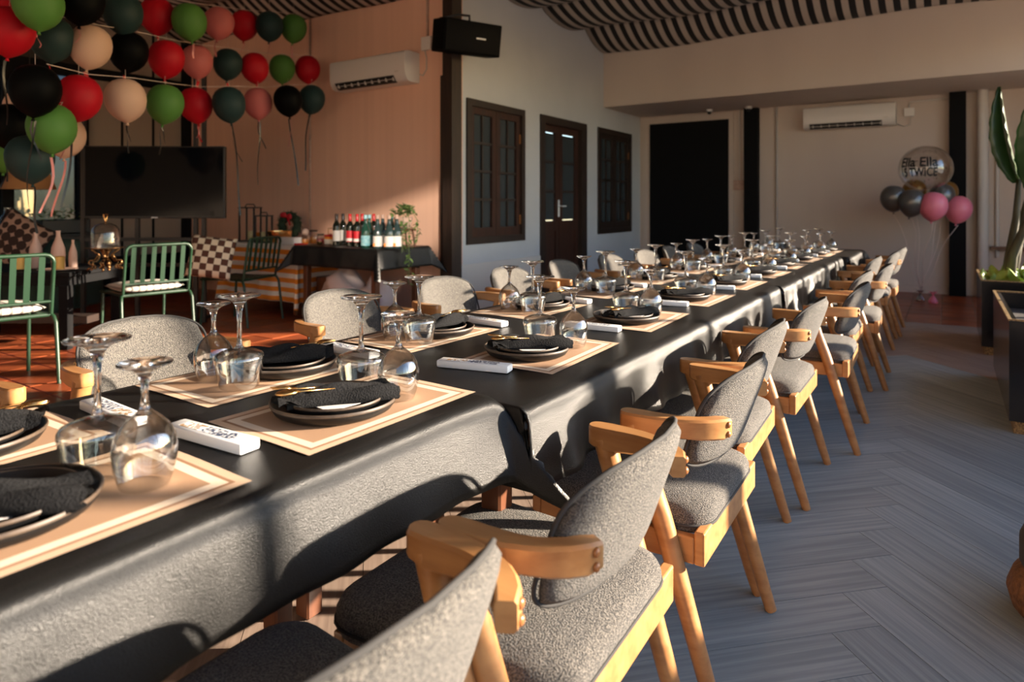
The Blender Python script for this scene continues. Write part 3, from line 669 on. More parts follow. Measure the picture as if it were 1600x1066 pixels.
aircon('white split air conditioner on the far wall above the balloon bouquet', -1.69, -.565, FY - .001, 2.215, 2.52, .21)
def cable(label, pts, r=.006, m='plastic_grey', name='cable'):
    return tag(MB().tube(pts, r, 6).build(name, m, smooth=180), label, name.replace('_', ' '))
cable('grey cable looping from peach-wall air conditioner to its socket', [(-4.60, PY - .03, 2.52), (-4.55, PY - .03, 2.50), (-4.50, PY - .03, 2.56), (-4.50, PY - .03, 2.68), (-4.53, PY - .03, 2.78)])
tag(MB().rbox((-4.57, PY - .04, 2.76), (-4.44, PY - .001, 2.90), .006).build('wall_socket', 'plastic_white'), 'white socket box on peach wall beside the air conditioner', 'socket')
cable('thin conduit from canopy down to the socket on the peach wall', [(-4.50, PY - .015, 2.9), (-4.50, PY - .015, 3.5)], .014, 'ceramic', 'conduit')
cable('thin vertical conduit on the peach wall behind the balloons', [(-6.33, PY - .015, .2), (-6.33, PY - .015, 3.5)], .013, 'ceramic', 'conduit')
cable('grey cable looping from far-wall air conditioner to its socket', [(-.56, FY - .03, 2.24), (-.48, FY - .03, 2.20), (-.41, FY - .03, 2.22), (-.40, FY - .03, 2.34)])
tag(MB().rbox((-.48, FY - .04, 2.33), (-.36, FY - .001, 2.44), .006).build('wall_socket', 'plastic_white'), 'white socket box on far wall right of the air conditioner', 'socket')
cable('white trunking along the top of the far wall to the socket', [(-.42, FY - .02, 2.44), (-.42, FY - .02, 2.52), (.01, FY - .02, 2.53)], .012, 'trim_white', 'trunking')
for k, (x, lab) in enumerate(((-2.98, 'small dome security camera under the soffit over the black doorway'), (-2.41, 'small white security camera under the soffit over black pillar'))):
    t = thing('security_camera', lab, 'camera', (x, 9.9, SOF))
    MB().lathe([(.0001, -.001), (.05, -.001), (.05, -.02), (.042, -.035), (.0001, -.036)], 14).build('base', 'plastic_white', t, 40)
    MB().ball((0, -.01, -.045), .032, 12, 8).build('lens', 'black_metal', t, 180)
# speaker on bracket
sl = at_depth(730, 60, 6.45)
t = thing('wall_speaker', 'black box loudspeaker tilted on a bracket at the wall corner', 'speaker', sl, math.atan2(.90, .435))
Mx = Matrix.Rotation(R(10), 4, 'X')
MB().rbox((-.31, -.13, -.155), (.31, .15, .155), .012, 2, Mx).build('cabinet', 'speaker_black', t, 30)
MB().rbox((-.295, -.142, -.14), (.295, -.128, .14), .008, 2, Mx).build('grille', 'grille_black', t, 30)
MB().box((.03, -.1445, -.008), (.13, -.1415, .006), Mx).build('logo', 'logo_silver', t)
MB().tube([(.05, .05, .14), (.05, .05, .24), (-.05, .10, .25), (-.22, .16, .20)], .014, 8).build('bracket', 'black_metal', t, 40)
# ============================================================ BALLOONS ON STRINGS
bprof = [(.0001, .155), (.035, .1515), (.070, .139), (.100, .115), (.122, .080), (.1335, .038), (.135, 0), (.128, -.04), (.111, -.080), (.085, -.113), (.055, -.137), (.028, -.152), (.010, -.160), (.006, -.164), (.010, -.174), (.012, -.180), (.0001, -.177)]
BM = {k: MB().lathe(bprof, 26, cap=False).mesh('balloon', 'latex_' + k, 180) for k in ('red', 'green', 'teal', 'black', 'cream', 'pink', 'grey', 'gold', 'rose')}
def ribbon(m, length, sway, w=.009, seed=0, parent=None, curl=0):
    n = max(4, int(length / .05)); pts = []
    for i in range(n + 1):
        q = i / n; pts.append((sway * q * q + .012 * sin(5 * q + seed), .008 * cos(4 * q + seed), -.176 - length * q + (.03 * curl * q * q)))
    mb = MB(); v = []
    for i, p in enumerate(pts):
        a = seed + .9 * i / n; v += [Vector(p) + Vector((w * cos(a), w * sin(a), 0)), Vector(p) - Vector((w * cos(a), w * sin(a), 0))]
    mb.add(v, [(2 * i, 2 * i + 1, 2 * i + 3, 2 * i + 2) for i in range(n)])
    o = mb.build('ribbon', 'ribbon_' + m, parent); md = o.modifiers.new('thick', 'SOLIDIFY'); md.thickness = .0008
    return o
CNAME = dict(red='red', green='leaf green', teal='dark teal', black='black', cream='cream white', pink='pink')
#  u, v, width px, colour, ribbon colour, length m, sway, label tail
BAL = [(5, -2, 66, 'red', 'pink', .08, 0, 'cut off at the top corner of the garland'), (60, 8, 70, 'green', 'pink', .08, 0, 'in the top row, second from the window end'), (127, 3, 65, 'black', 'pink', .10, 0, 'in the top row of the garland'),
 (192, 22, 57, 'teal', 'pink', .10, 0, 'in the top row between black and red ones'), (246, 26, 51, 'red', 'pink', .14, 0, 'in the top row, right above another red one'), (296, 35, 51, 'green', 'pink', .12, 0, 'in the top row above a pink one'),
 (342, 37, 45, 'pink', 'pink', .14, 0, 'in the top row between green and red ones'), (382, 40, 41, 'red', 'pink', .10, 0, 'in the top row right of the pink one'), (421, 42, 41, 'teal', 'pink', .30, 0, 'in the top row second from the peach wall end'), (459, 45, 39, 'green', 'pink', .30, 0, 'at the peach wall end of the top row'),
 (15, 50, 68, 'red', 'black', .40, .02, 'at the window end of the second row'), (81, 62, 62, 'teal', 'red', .14, .03, 'in the second row above the black and red ones'), (141, 74, 60, 'cream', 'red', .16, .02, 'in the second row, higher of the two cream ones in the rows'), (201, 82, 56, 'black', 'red', .10, .01, 'in the second row above the cream one'),
 (260, 93, 52, 'red', 'pink', .10, 0, 'in the second row above the green one'), (308, 97, 46, 'pink', 'red', .08, .03, 'in the second row above a red one'), (356, 101, 43, 'teal', 'red', .10, 0, 'in the second row directly above another teal one'), (398, 107, 42, 'red', 'pink', .10, 0, 'in the second row above the pink one'),
 (441, 108, 39, 'green', 'red', .10, 0, 'in the second row second from the air conditioner'), (481, 109, 38, 'red', 'pink', .10, 0, 'in the second row closest to the air conditioner'),
 (55, 142, 71, 'black', 'black', .52, .01, 'in the third row trailing a broad black ribbon'), (123, 154, 64, 'red', 'black', .55, .0, 'in the third row next to the big black one'), (196, 157, 59, 'cream', 'black', .20, -.02, 'in the third row over the television'), (258, 163, 54, 'green', 'black', .22, .0, 'in the third row over the television'),
 (306, 165, 49, 'red', 'red', .14, .01, 'in the third row with a short red tail'), (358, 164, 49, 'teal', 'black', .78, .0, 'in the third row with a long black ribbon'), (403, 162, 43, 'pink', 'black', .62, -.03, 'in the third row with black and pink ribbons'), (450, 158, 43, 'black', 'black', .66, -.02, 'in the third row with a thin black string'), (487, 156, 40, 'teal', 'black', .58, .02, 'at the air conditioner end of the third row'),
 (16, 198, 62, 'black', 'black', .2, 0, 'low by the window, over a teal one'), (40, 172, 60, 'cream', 'pink', .1, 0, 'half hidden behind the big black one'), (81, 201, 68, 'green', 'pink', .35, -.06, 'low below the red one, over the teal one'), (101, 214, 58, 'cream', 'pink', .40, -.10, 'peeking out under the low green one'), (47, 249, 66, 'teal', 'black', .30, .0, 'lowest of all in front of the lamp shade'), (8, 238, 55, 'green', 'black', .1, 0, 'half hidden behind the lowest teal one')]
for k, (u, v, px, col, rc, ln, sw, tail) in enumerate(BAL):
    d = .27 * FPX / px
    if tail.startswith(('half', 'peek')): d += .35
    p = at_depth(u, v, d)
    t = tag(inst('balloon', BM[col], None, p, (R(random.uniform(-7, 7)), R(random.uniform(-7, 7)), random.uniform(0, 6))), CNAME[col] + ' balloon ' + tail, 'balloon', 'balloons strung above the television')
    sz = (px * (d if tail.startswith(('half', 'peek')) else .27 * FPX / px) / FPX) / .27; t.scale = (sz, sz, sz)
    MB().tube([(0, 0, .15), (0, 0, max(.25, (3.36 - p.z) / sz) if k < 10 else .22)], .0011, 4).build('thread', 'ribbon_clear', t).rotation_euler = t.rotation_euler.to_matrix().inverted().to_euler()
    ribbon(rc, ln, sw, .007 if rc != 'red' else .013, k, t)
    if 20 <= k < 29: ribbon('pink' if k % 3 == 0 else 'black', ln * .35 + .05, .05, .005, k + 2, t)
# strings the balloons hang from, one line per row
for i0, i1, lab in ((0, 10, 'top'), (10, 20, 'second'), (20, 29, 'third'), (29, 35, 'lowest')):
    pts = []
    for (u, v, px, *_r) in BAL[i0:i1]:
        q = at_depth(u, v, .27 * FPX / px); pts.append(q + Vector((0, .06, .17)))
    pts.sort(key=lambda q: q.y)
    tag(MB().tube(pts, .0022, 5).build('balloon_string', 'ribbon_clear'), 'thin string carrying the ' + lab + ' row of balloons', 'string')
# ============================================================ BALLOON BOUQUET
BC = at_depth(1438, 470, 7.9); BC.z = 0
def bouquet_balloon(u, v, px, m, lab, dd=0, rot=0):
    p = at_depth(u, v, 7.9 + dd); s = px * (7.9 + dd) / FPX / .27
    o = tag(inst('balloon', BM[m], None, p, (R(8 * sin(u)), R(rot), u)), lab, 'balloon', 'bouquet balloons by the far wall'); o.scale = (s, s, s)
    return p, s
bq = [bouquet_balloon(1396, 311, 37, 'grey', 'dark pearl grey balloon at the outer edge of the bouquet', -.05, -14), bouquet_balloon(1425, 318, 38, 'grey', 'dark pearl grey balloon beside the pink one in the bouquet', -.25, 10), bouquet_balloon(1458, 323, 40, 'rose', 'bright pink balloon in the middle of the bouquet', -.38, 6), bouquet_balloon(1497, 328, 38, 'rose', 'bright pink balloon hanging against the black pillar', -.1, 12),
      bouquet_balloon(1472, 307, 35, 'grey', 'light grey balloon behind the middle pink one', .0, 8), bouquet_balloon(1478, 302, 33, 'gold', 'gold balloon mostly hidden behind a light grey one', .25, 8), bouquet_balloon(1428, 300, 34, 'gold', 'gold balloon tucked under the clear balloon', .22, -6)]
for k, (p, s) in enumerate(bq):
    q = p - Vector((0, 0, .17 * s)); e = BC + Vector((.02 * cos(k), .02 * sin(k), .10))
    tag(MB().tube([q + (e - q) * (i / 6) + Vector((.03 * sin(i + k), 0, 0)) * (i % 6 > 0) for i in range(7)], .0035, 5).build('balloon_string', 'ribbon_clear', smooth=180),
        ORD[k] + ' curling ribbon of the bouquet, tied to its foil weight', 'ribbon', 'ribbons of the bouquet')
cc = at_depth(1446, 264, 7.85); cr = .285
cb = thing('clear_balloon', 'clear round balloon with black lettering and gold confetti atop the bouquet', 'balloon', cc)
MB().ball((0, 0, 0), cr, 32, 20, (1, 1, .97)).build('film', 'clear_film', cb, 180)
MB().lathe([(.03, -cr), (.02, -cr - .03), (.035, -cr - .06), (.0001, -cr - .05)], 12).build('knot', 'latex_gold', cb, 60)
def letters(txt, lat, size, lon0, arc):
    cu = bpy.data.curves.new('lettering', 'FONT'); cu.body = txt; cu.size = size; cu.align_x = 'CENTER'; cu.offset = .0045; cu.resolution_u = 3
    ob = bpy.data.objects.new('tmp', cu); C.objects.link(ob)
    me = bpy.data.meshes.new_from_object(ob.evaluated_get(bpy.context.evaluated_depsgraph_get())); bpy.data.objects.remove(ob)
    sq = arc / (max(v.co.x for v in me.vertices) - min(v.co.x for v in me.vertices))
    bm = bmesh.new(); bm.from_mesh(me)
    bmesh.ops.triangulate(bm, faces=bm.faces[:]); bmesh.ops.subdivide_edges(bm, edges=[e for e in bm.edges if e.calc_length() > .03], cuts=2)
    for v in bm.verts:
        lo = lon0 + v.co.x * sq / cr; la = lat + v.co.y / cr; r = cr * 1.006
        v.co = Vector((r * cos(la) * cos(lo), r * cos(la) * sin(lo), r * .97 * sin(la)))
    bm.to_mesh(me); bm.free(); me.materials.clear(); me.materials.append(MATS['black_metal'])
    o = bpy.data.objects.new('lettering', me); C.objects.link(o); o.parent = cb; return o
lon = math.atan2(-cc.y, -cc.x) - R(17)
letters('Ella Ella', .07, .165, lon, .42); letters('15 TWICE', -.34, .145, lon, .40)
cf = MB()
for k in range(90):
    a, b = random.uniform(0, 2 * pi), random.uniform(-1.4, .2) if k % 3 else random.uniform(0, 1.3); r = cr * .985
    c_ = Vector((r * cos(b) * cos(a), r * cos(b) * sin(a), .97 * r * sin(b))); n_ = c_.normalized(); t1 = n_.orthogonal().normalized() * .008; t2 = n_.cross(t1)
    cf.add([c_ + t1, c_ + t2, c_ - t1, c_ - t2], [(0, 1, 2, 3)])
o = cf.build('confetti', 'brass_dark', cb); o['kind'] = 'stuff'
for k, (dx, dy, m, lab) in enumerate(((0, 0, 'foil_mix', 'silver foil balloon weight on the floor under the bouquet'), (.13, -.08, 'latex_rose', 'pink foil balloon weight on the tiles beside the silver one'))):
    w = thing('balloon_weight', lab, 'weight', (BC.x + dx, BC.y + dy, 0))
    MB().lathe([(.045, 0), (.05, .02), (.03, .06), (.012, .085), (.0001, .09)], 10).build('body', m, w)
    tf = MB()
    for i in range(9): a = i * .7; tf.tube([(0, 0, .08), (.03 * cos(a), .03 * sin(a), .13), (.07 * cos(a), .07 * sin(a), .12 + .03 * sin(3 * a))], [.004, .008, .001], 5, flat=.3)
    tf.build('tuft', m, w)
# ============================================================ TELEVISION ON ITS STAND
tvc = at_depth(243, 285, 6.4)
tw, th = 215 * 6.4 / FPX / 2, 113 * 6.4 / FPX / 2
tv = thing('television', 'large flat black television under the balloons', 'television', tvc, YAW + R(2))
MB().rbox((-tw, -.02, -th), (tw, .035, th), .006).build('housing', 'black_metal', tv)
MB().box((-tw + .012, -.0225, -th + .022), (tw - .012, -.0195, th - .012)).build('screen', 'screen', tv)
MB().box((-.03, -.0235, -th + .006), (.03, -.0200, -th + .013)).build('badge', 'logo_silver', tv)
st = thing('television_stand', 'tall black metal pipe frame carrying the television', 'stand', (tvc.x, tvc.y, 0), YAW + R(2))
for x in (-.72, -.20, .36, .44):
    MB().box((x - .018, .04, 0), (x + .018, .075, 2.5 if abs(x) != .20 else tvc.z)).build('upright', 'black_metal', st)
for z in (.55, .80): MB().box((-.75, .045, z), (.56, .07, z + .035)).build('crossbar', 'black_metal', st)
for x in (-.72, .36): MB().box((x - .03, -.25, 0), (x + .03, .35, .03)).build('foot', 'black_metal', st)
# ============================================================ BOTTLE TABLE
def drape(name, x0, x1, y0, y1, z, D, wob, m, ph=0, k1=.38, bul=.62, flare=.05, step=.022):
    def over(p, lo, hi): return (lo - p, -1) if p < lo else ((p - hi, 1) if p > hi else (0, 0))
    def fn(a, b):
        px = x0 - D + (x1 - x0 + 2 * D) * a; py = y0 - D + (y1 - y0 + 2 * D) * b
        a_, sx = over(px, x0, x1); b_, sy = over(py, y0, y1); bx, by = min(max(px, x0), x1), min(max(py, y0), y1)
        m_, n = max(a_, b_), min(a_, b_)
        if m_ == 0: return Vector((bx, by, z))
        r = .012; arc = r * pi / 2
        out, dn = (r * sin(m_ / r), r * (1 - cos(m_ / r))) if m_ < arc else (r + flare * (m_ - arc), r + m_ - arc)
        dn += k1 * n; bulge = bul * n; w = m_ / D
        rp = max(-out * .6, wob * w * (sin(11 * (bx + by) + ph) + .5 * sin(27 * (bx - by) + ph)))
        ox = (out if a_ >= b_ else 0) + bulge; oy = (out if b_ > a_ else 0) + bulge
        return Vector((bx + (sx * (ox + (rp if a_ >= b_ else 0)) if a_ else 0), min(by + (sy * (oy + (rp if b_ > a_ else 0)) if b_ else 0), PY - .01), z - dn))
    o = MB().grid(fn, int((x1 - x0 + 2 * D) / step), int((y1 - y0 + 2 * D) / step)).build(name, m, smooth=180)
    md = o.modifiers.new('thick', 'SOLIDIFY'); md.thickness = .0016; md.offset = -1
    return o
def plain_table(label, x0, x1, y0, y1, z):
    t = thing('side_table', label, 'table', ((x0 + x1) / 2, (y0 + y1) / 2, 0)); hx, hy = (x1 - x0) / 2, (y1 - y0) / 2
    MB().rbox((-hx + .01, -hy + .01, z - .034), (hx - .01, hy - .01, z - .004), .004).build('tabletop', 'table_wood', t)
    for sx in (-1, 1):
        for sy in (-1, 1): MB().rbox((sx * (hx - .10) - .03, sy * (hy - .08) - .03, 0), (sx * (hx - .10) + .03, sy * (hy - .08) + .03, z - .034), .004, 1).build('leg', 'table_wood', t)
    return t
BT = .75
plain_table('wooden side table carrying the wine bottles beneath a black cloth', -5.46, -4.31, 4.31, 5.02, BT)
tag(drape('tablecloth', -5.46, -4.31, 4.31, 5.02, BT, .20, .008, 'vinyl', 1.0, .42, .60, .12), 'short black cloth with pointed corners under the wine bottles', 'tablecloth')
OT = .735
plain_table('side table hidden by an orange and white striped cloth', -6.85, -5.60, 4.46, 5.15, OT)
tag(drape('tablecloth', -6.85, -5.60, 4.46, 5.15, OT, .60, .022, 'cloth_orange', .4, .10, .12, .03, .03), 'orange and white striped cloth reaching almost to the floor', 'tablecloth')
wine = [(.0001, 0), (.034, 0), (.0375, .004), (.0375, .185), (.035, .205), (.022, .232), (.0145, .248), (.0140, .30), (.0155, .302), (.0155, .312), (.0001, .312)]
water = [(.0001, 0), (.040, 0), (.043, .005), (.043, .135), (.040, .16), (.026, .205), (.0165, .24), (.0150, .285), (.0165, .287), (.0165, .305), (.0001, .305)]
cap_ = lambda z0, z1, r: [(r * .98, z0), (r, z0 + .002), (r, z1), (r * .9, z1 + .002), (.0001, z1 + .0025)]
KINDS_ = dict(whitewine=(wine, 'bottle_dark', 'label_white', 'foil_dark', 'dark wine bottle with cream label'), redwine=(wine, 'bottle_dark', 'label_red', 'foil_red', 'dark wine bottle with red label and red foil neck'),
              bluewater=(water, 'bottle_green', 'label_blue', 'label_blue', 'green water bottle with pale blue label'), orangewater=(water, 'bottle_clear', 'label_white', 'ceramic', 'clear water bottle with white and orange label'))
BOT = [(526, 4.50, 'whitewine', 'at the wreath end of the row'), (536, 4.62, 'whitewine', 'second from the wreath end'), (547, 4.50, 'redwine', 'standing right of the cream-labelled pair'), (558, 4.48, 'redwine', 'just left of the green bottles'), (566, 4.66, 'redwine', 'behind the green bottles'),
       (571, 4.42, 'bluewater', 'in front, left of the green pair'), (577, 4.56, 'bluewater', 'behind, right of the green pair'), (584, 4.70, 'redwine', 'between green and clear bottles'), (590, 4.40, 'orangewater', 'in front, beside the green pair'), (598, 4.60, 'orangewater', 'behind the first clear one'), (608, 4.44, 'orangewater', 'in front, middle of three'), (612, 4.66, 'bluewater', 'at the back beside the potted plant'), (620, 4.50, 'orangewater', 'next to the little plant stool')]
for u, y, kd, tail in BOT:
    prof, gm, lm, fm, lab = KINDS_[kd]; x = at_y(u, 380, y).x
    t = thing('bottle', lab + ' ' + tail, 'bottle', (x, y, BT + .002), random.uniform(-.3, .3) - .6, 'bottles on the black-clothed table')
    MB().lathe(prof, 20, cap=False).build('glass', gm, t, 40)
    r = prof[2][0] + .0006
    if kd.endswith('wine'):
        MB().lathe([(r, .045), (r, .150)], 20, cap=False).build('label', lm, t, 180); MB().lathe(cap_(.245, .312, .0162), 14).build('foil', fm, t, 40)
        if kd == 'redwine': MB().lathe([(r + .0004, .05), (r + .0004, .078)], 20, cap=False).build('label_band', 'label_white', t, 180)
    else:
        MB().lathe([(r, .02), (r, .115)], 20, cap=False).build('label', lm, t, 180); MB().lathe(cap_(.272, .305, .0172), 14).build('cap', fm, t, 40)
        if kd == 'orangewater':
            MB().box((.012, -r - .0015, .022), (.034, -r * .55, .050)).build('label_patch', 'label_orange', t)
            MB().ball((0, -.030, .175), .016, 10, 6, (1, .35, 1)).build('neck_label', 'ceramic', t, 180)
# potted trailing plant on a small stool
pp_ = at_y(630, 384, 4.72)
t = thing('plant_stool', 'small wooden stool lifting the potted plant on the bottle table', 'stool', (pp_.x, 4.72, BT + .002))
MB().rbox((-.10, -.075, .155), (.10, .075, .175), .004).build('seat', 'table_wood', t)
for sx in (-1, 1):
    for sy in (-1, 1): MB().tube([(sx * .10, sy * .06, 0), (sx * .075, sy * .05, .157)], .010, 8).build('leg', 'table_wood', t, 40)
pt = thing('potted_plant', 'trailing green plant in a beige pot spilling over the table edge', 'plant', (pp_.x, 4.72, BT + .178))
MB().lathe([(.0001, 0), (.065, 0), (.075, .01), (.092, .105), (.086, .108), (.078, .09), (.0001, .088)], 24, cap=False).build('pot', 'ceramic', pt, 40)
lf = MB().add([(0, 0, 0), (.009, .012, .002), (.008, .028, 0), (0, .040, -.004), (-.008, .028, 0), (-.009, .012, .002)], [(0, 1, 2, 3), (0, 3, 4, 5)]).mesh('leaf', 'leaf')
def leaf_at(p, az, tilt, s, me=lf, parent=pt): return inst('leaf', me, parent, p, (tilt, random.uniform(-.4, .4), az), (s, s, s))
for k in range(95):
    a = random.uniform(0, 2 * pi); rr = random.uniform(.01, .13); leaf_at((rr * cos(a), rr * sin(a) * .8, .10 + random.uniform(.0, .11) * (1 - rr * 4) + .03), a + random.uniform(-1, 1), random.uniform(-.6, .7), random.uniform(1.2, 2.1))
for vi, (dx, dy, ln) in enumerate(((.17, -.10, .60), (.12, -.13, .30), (.20, -.02, .22))):
    pts = [(.06, -.03, .11), (dx * .7, dy * .7, .15), (dx, dy, .08)] + [(dx + .015 * sin(3 * q), dy - .02, .08 - ln * q) for q in (.25, .5, .75, 1)]
    MB().tube(pts, .003, 5).build('vine', 'leaf', pt)
    for k in range(int(ln * 75)):
        q = k / (ln * 75); leaf_at((dx + .015 * sin(3 * q) + random.uniform(-.02, .02), dy - .02 + random.uniform(-.02, .02), .08 - ln * q), random.uniform(0, 6.3), random.uniform(-.9, .5), random.uniform(1.1, 1.7))
# lumpy bags under the bottle table
def lump(name, c, r, m, label, cat, seed, sq=(1, 1, 1)):
    mb = MB().ball((0, 0, 0), 1, 28, 18); rr = random.Random(seed); a, b, c2 = (rr.uniform(0, 6) for _ in range(3))
    mb.v = [tuple(Vector(p) * r * (1 + .10 * sin(5 * p[0] + a) + .09 * sin(6 * p[1] + 4 * p[2] + b) + .05 * sin(13 * p[2] + 9 * p[0] + c2))) for p in mb.v]
    mb.v = [(x * sq[0], y * sq[1], max(-c[2] + .003, z * sq[2])) for x, y, z in mb.v]
    return tag(mb.build(name, m, smooth=180, loc=c), label, cat)
lump('plastic_bag', (-4.96, 4.52, .24), .25, 'bag_white', 'full white plastic bag under the bottle table', 'bag', 3, (1, .8, 1.15))
lump('plastic_bag', (-4.62, 4.62, .20), .20, 'bag_white', 'pink patterned plastic bag behind the front leg of the bottle table', 'bag', 5, (.8, .8, 1.15))
tag(MB().rbox((-5.42, 4.55, .0), (-5.12, 4.85, .42), .01).build('carton', 'table_wood'), 'brown carton under the bottle table beside the striped cloth', 'carton')
# ============================================================ THINGS ON THE STRIPED TABLE
def lantern(u, y, h, w, lab):
    x = at_y(u, 380, y).x; t = thing('lantern', lab, 'lantern', (x, y, OT + .002), .5, 'black candle lanterns')
    for sx in (-1, 1):
        for sy in (-1, 1): MB().box((sx * w - .008, sy * w - .008, .012), (sx * w + .008, sy * w + .008, h)).build('post', 'black_metal', t)
    MB().box((-w - .012, -w - .012, 0), (w + .012, w + .012, .014)).build('base', 'black_metal', t)
    MB().box((-w - .012, -w - .012, h), (w + .012, w + .012, h + .014)).build('lid', 'black_metal', t)
    MB().tube([(-w * .7, 0, h + .014), (-w * .5, 0, h + .045), (w * .5, 0, h + .045), (w * .7, 0, h + .014)], .007, 6).build('handle', 'black_metal', t)
    MB().lathe([(.0001, .014), (.03, .014), (.03, .12), (.0001, .122)], 14).build('candle', 'candle_cream', t, 40)
lantern(391, 4.66, .38, .085, 'taller black metal candle lantern on the striped table'); lantern(412, 4.58, .29, .065, 'shorter black metal candle lantern beside the gold bowl')
wp = at_y(449, 347, 4.95)
wr = thing('christmas_wreath', 'dark green wreath with a red bow leaning at the peach wall', 'wreath', (wp.x, 4.98, OT + .165), .35)
tor = MB().tube([(.10 * cos(2 * pi * k / 28), .015 * sin(k * 2.2), .10 * sin(2 * pi * k / 28) * 1.15 + .02) for k in range(28)], [.045 + .008 * sin(k * 2.7) for k in range(28)], 10, True); tor.build('ring', 'wreath_green', wr, 180)
nd = MB()
for k in range(260):
    a = random.uniform(0, 2 * pi); b = random.uniform(0, 2 * pi); c_ = Vector((.10 * cos(a), 0, .115 * sin(a) + .02)); o_ = Vector((cos(a) * cos(b), sin(b), sin(a) * cos(b)))
    nd.tube([c_ + o_ * .035, c_ + o_ * .066 + Vector((0, 0, random.uniform(-.015, .015)))], [.004, .001], 4)
o = nd.build('needles', 'wreath_green', wr); o['kind'] = 'stuff'
bw = MB().ball((-.045, -.06, .14), .04, 12, 8, (1.1, .5, .8)).ball((.035, -.06, .12), .036, 12, 8, (.9, .5, 1)).ball((-.005, -.07, .125), .018, 10, 6).tube([(0, -.065, .12), (.04, -.07, .06), (.05, -.07, .02)], [.012, .018, .014], 6, flat=.3); bw.build('bow', 'bow_red', wr, 180)
gx = at_y(432, 380, 4.62).x
tag(MB().lathe([(.0001, 0), (.07, 0), (.10, .02), (.125, .07), (.13, .13), (.126, .13), (.120, .07), (.095, .025), (.0001, .012)], 28, cap=False).build('gold_bowl', 'gold', smooth=40, loc=(gx, 4.66, OT + .002)), 'hammered gold bowl below the wreath on the striped table', 'bowl')
bx_ = at_y(450, 380, 4.52).x
tag(MB().rbox((-.13, -.05, 0), (.13, .05, .075), .006).build('paper_box', 'card', loc=(bx_, 4.54, OT + .002)), 'flat white paper box on the front edge of the striped table', 'box')
rx_ = at_y(471, 382, 4.50).x
tag(MB().rbox((-.07, -.03, 0), (.07, .03, .018), .004).build('red_packet', 'label_red', loc=(rx_ - .01, 4.50, OT + .002)), 'thin red packet at the corner of the striped table', 'packet')
def jar(u, y, r, h, fill, lid, lab, ztop=None):
    x = at_y(u, 380, y).x; z = (BT if x > -5.46 else OT) + .002
    t = thing('jar', lab, 'jar', (x, y, z)); MB().lathe([(.0001, .003), (r * .95, .003), (r, .01), (r, h * .8), (r * .8, h * .92), (r * .8, h)], 18, cap=False).build('glass', 'glass_bowl', t, 40)
    MB().lathe([(.0001, .005), (r * .93, .005), (r * .93, h * .6), (.0001, h * .61)], 16).build('contents', fill, t, 40)
    if lid == 'ball': MB().ball((0, 0, h + .03), .038, 14, 10).build('cork', 'ceramic', t, 180)
    else: MB().lathe([(.0001, h), (r * .9, h), (r * .92, h + .018), (.0001, h + .02)], 16).build('lid', lid, t, 40)
jar(477, 4.62, .042, .10, 'honey', 'ball', 'glass jar with a round cork stopper, amber inside'); jar(490, 4.75, .048, .13, 'honey', 'jar_lid', 'wide glass jar with dark lid beside the cork-stoppered one'); jar(501, 4.62, .040, .085, 'label_red', 'jar_lid', 'short jar of red filling with a dark lid')
x_ = at_y(512, 380, 4.60).x
gbx = thing('gift_box', 'small orange and white gift box with wooden hoop beside bottles', 'box', (x_, 4.66, BT + .002))
MB().rbox((-.07, -.045, 0), (.07, .045, .075), .004).build('carton', 'cloth_orange', gbx); MB().box((-.072, -.047, .075), (.072, .047, .095)).build('lid', 'label_red', gbx); MB().tube([(-.06, 0, .09), (-.06, 0, .16), (.06, 0, .16), (.06, 0, .09)], .006, 6).build('hoop', 'oak', gbx)
cx_ = at_y(497, 380, 4.48).x
tag(MB().lathe([(.0001, 0), (.018, 0), (.03, .012), (.032, .03), (.026, .032), (.0001, .02)], 16, cap=False).build('candle_cup', 'gold', smooth=40, loc=(cx_, 4.50, BT + .002)), 'tiny gold candle cup in front of the jars', 'cup')
tag(MB().rbox((-.16, -.14, 0), (.16, .14, .10), .02).build('covered_box', 'cloth_orange', loc=(-6.66, 4.96, OT + .002)), 'box wrapped in orange striped cloth behind the lanterns', 'box')
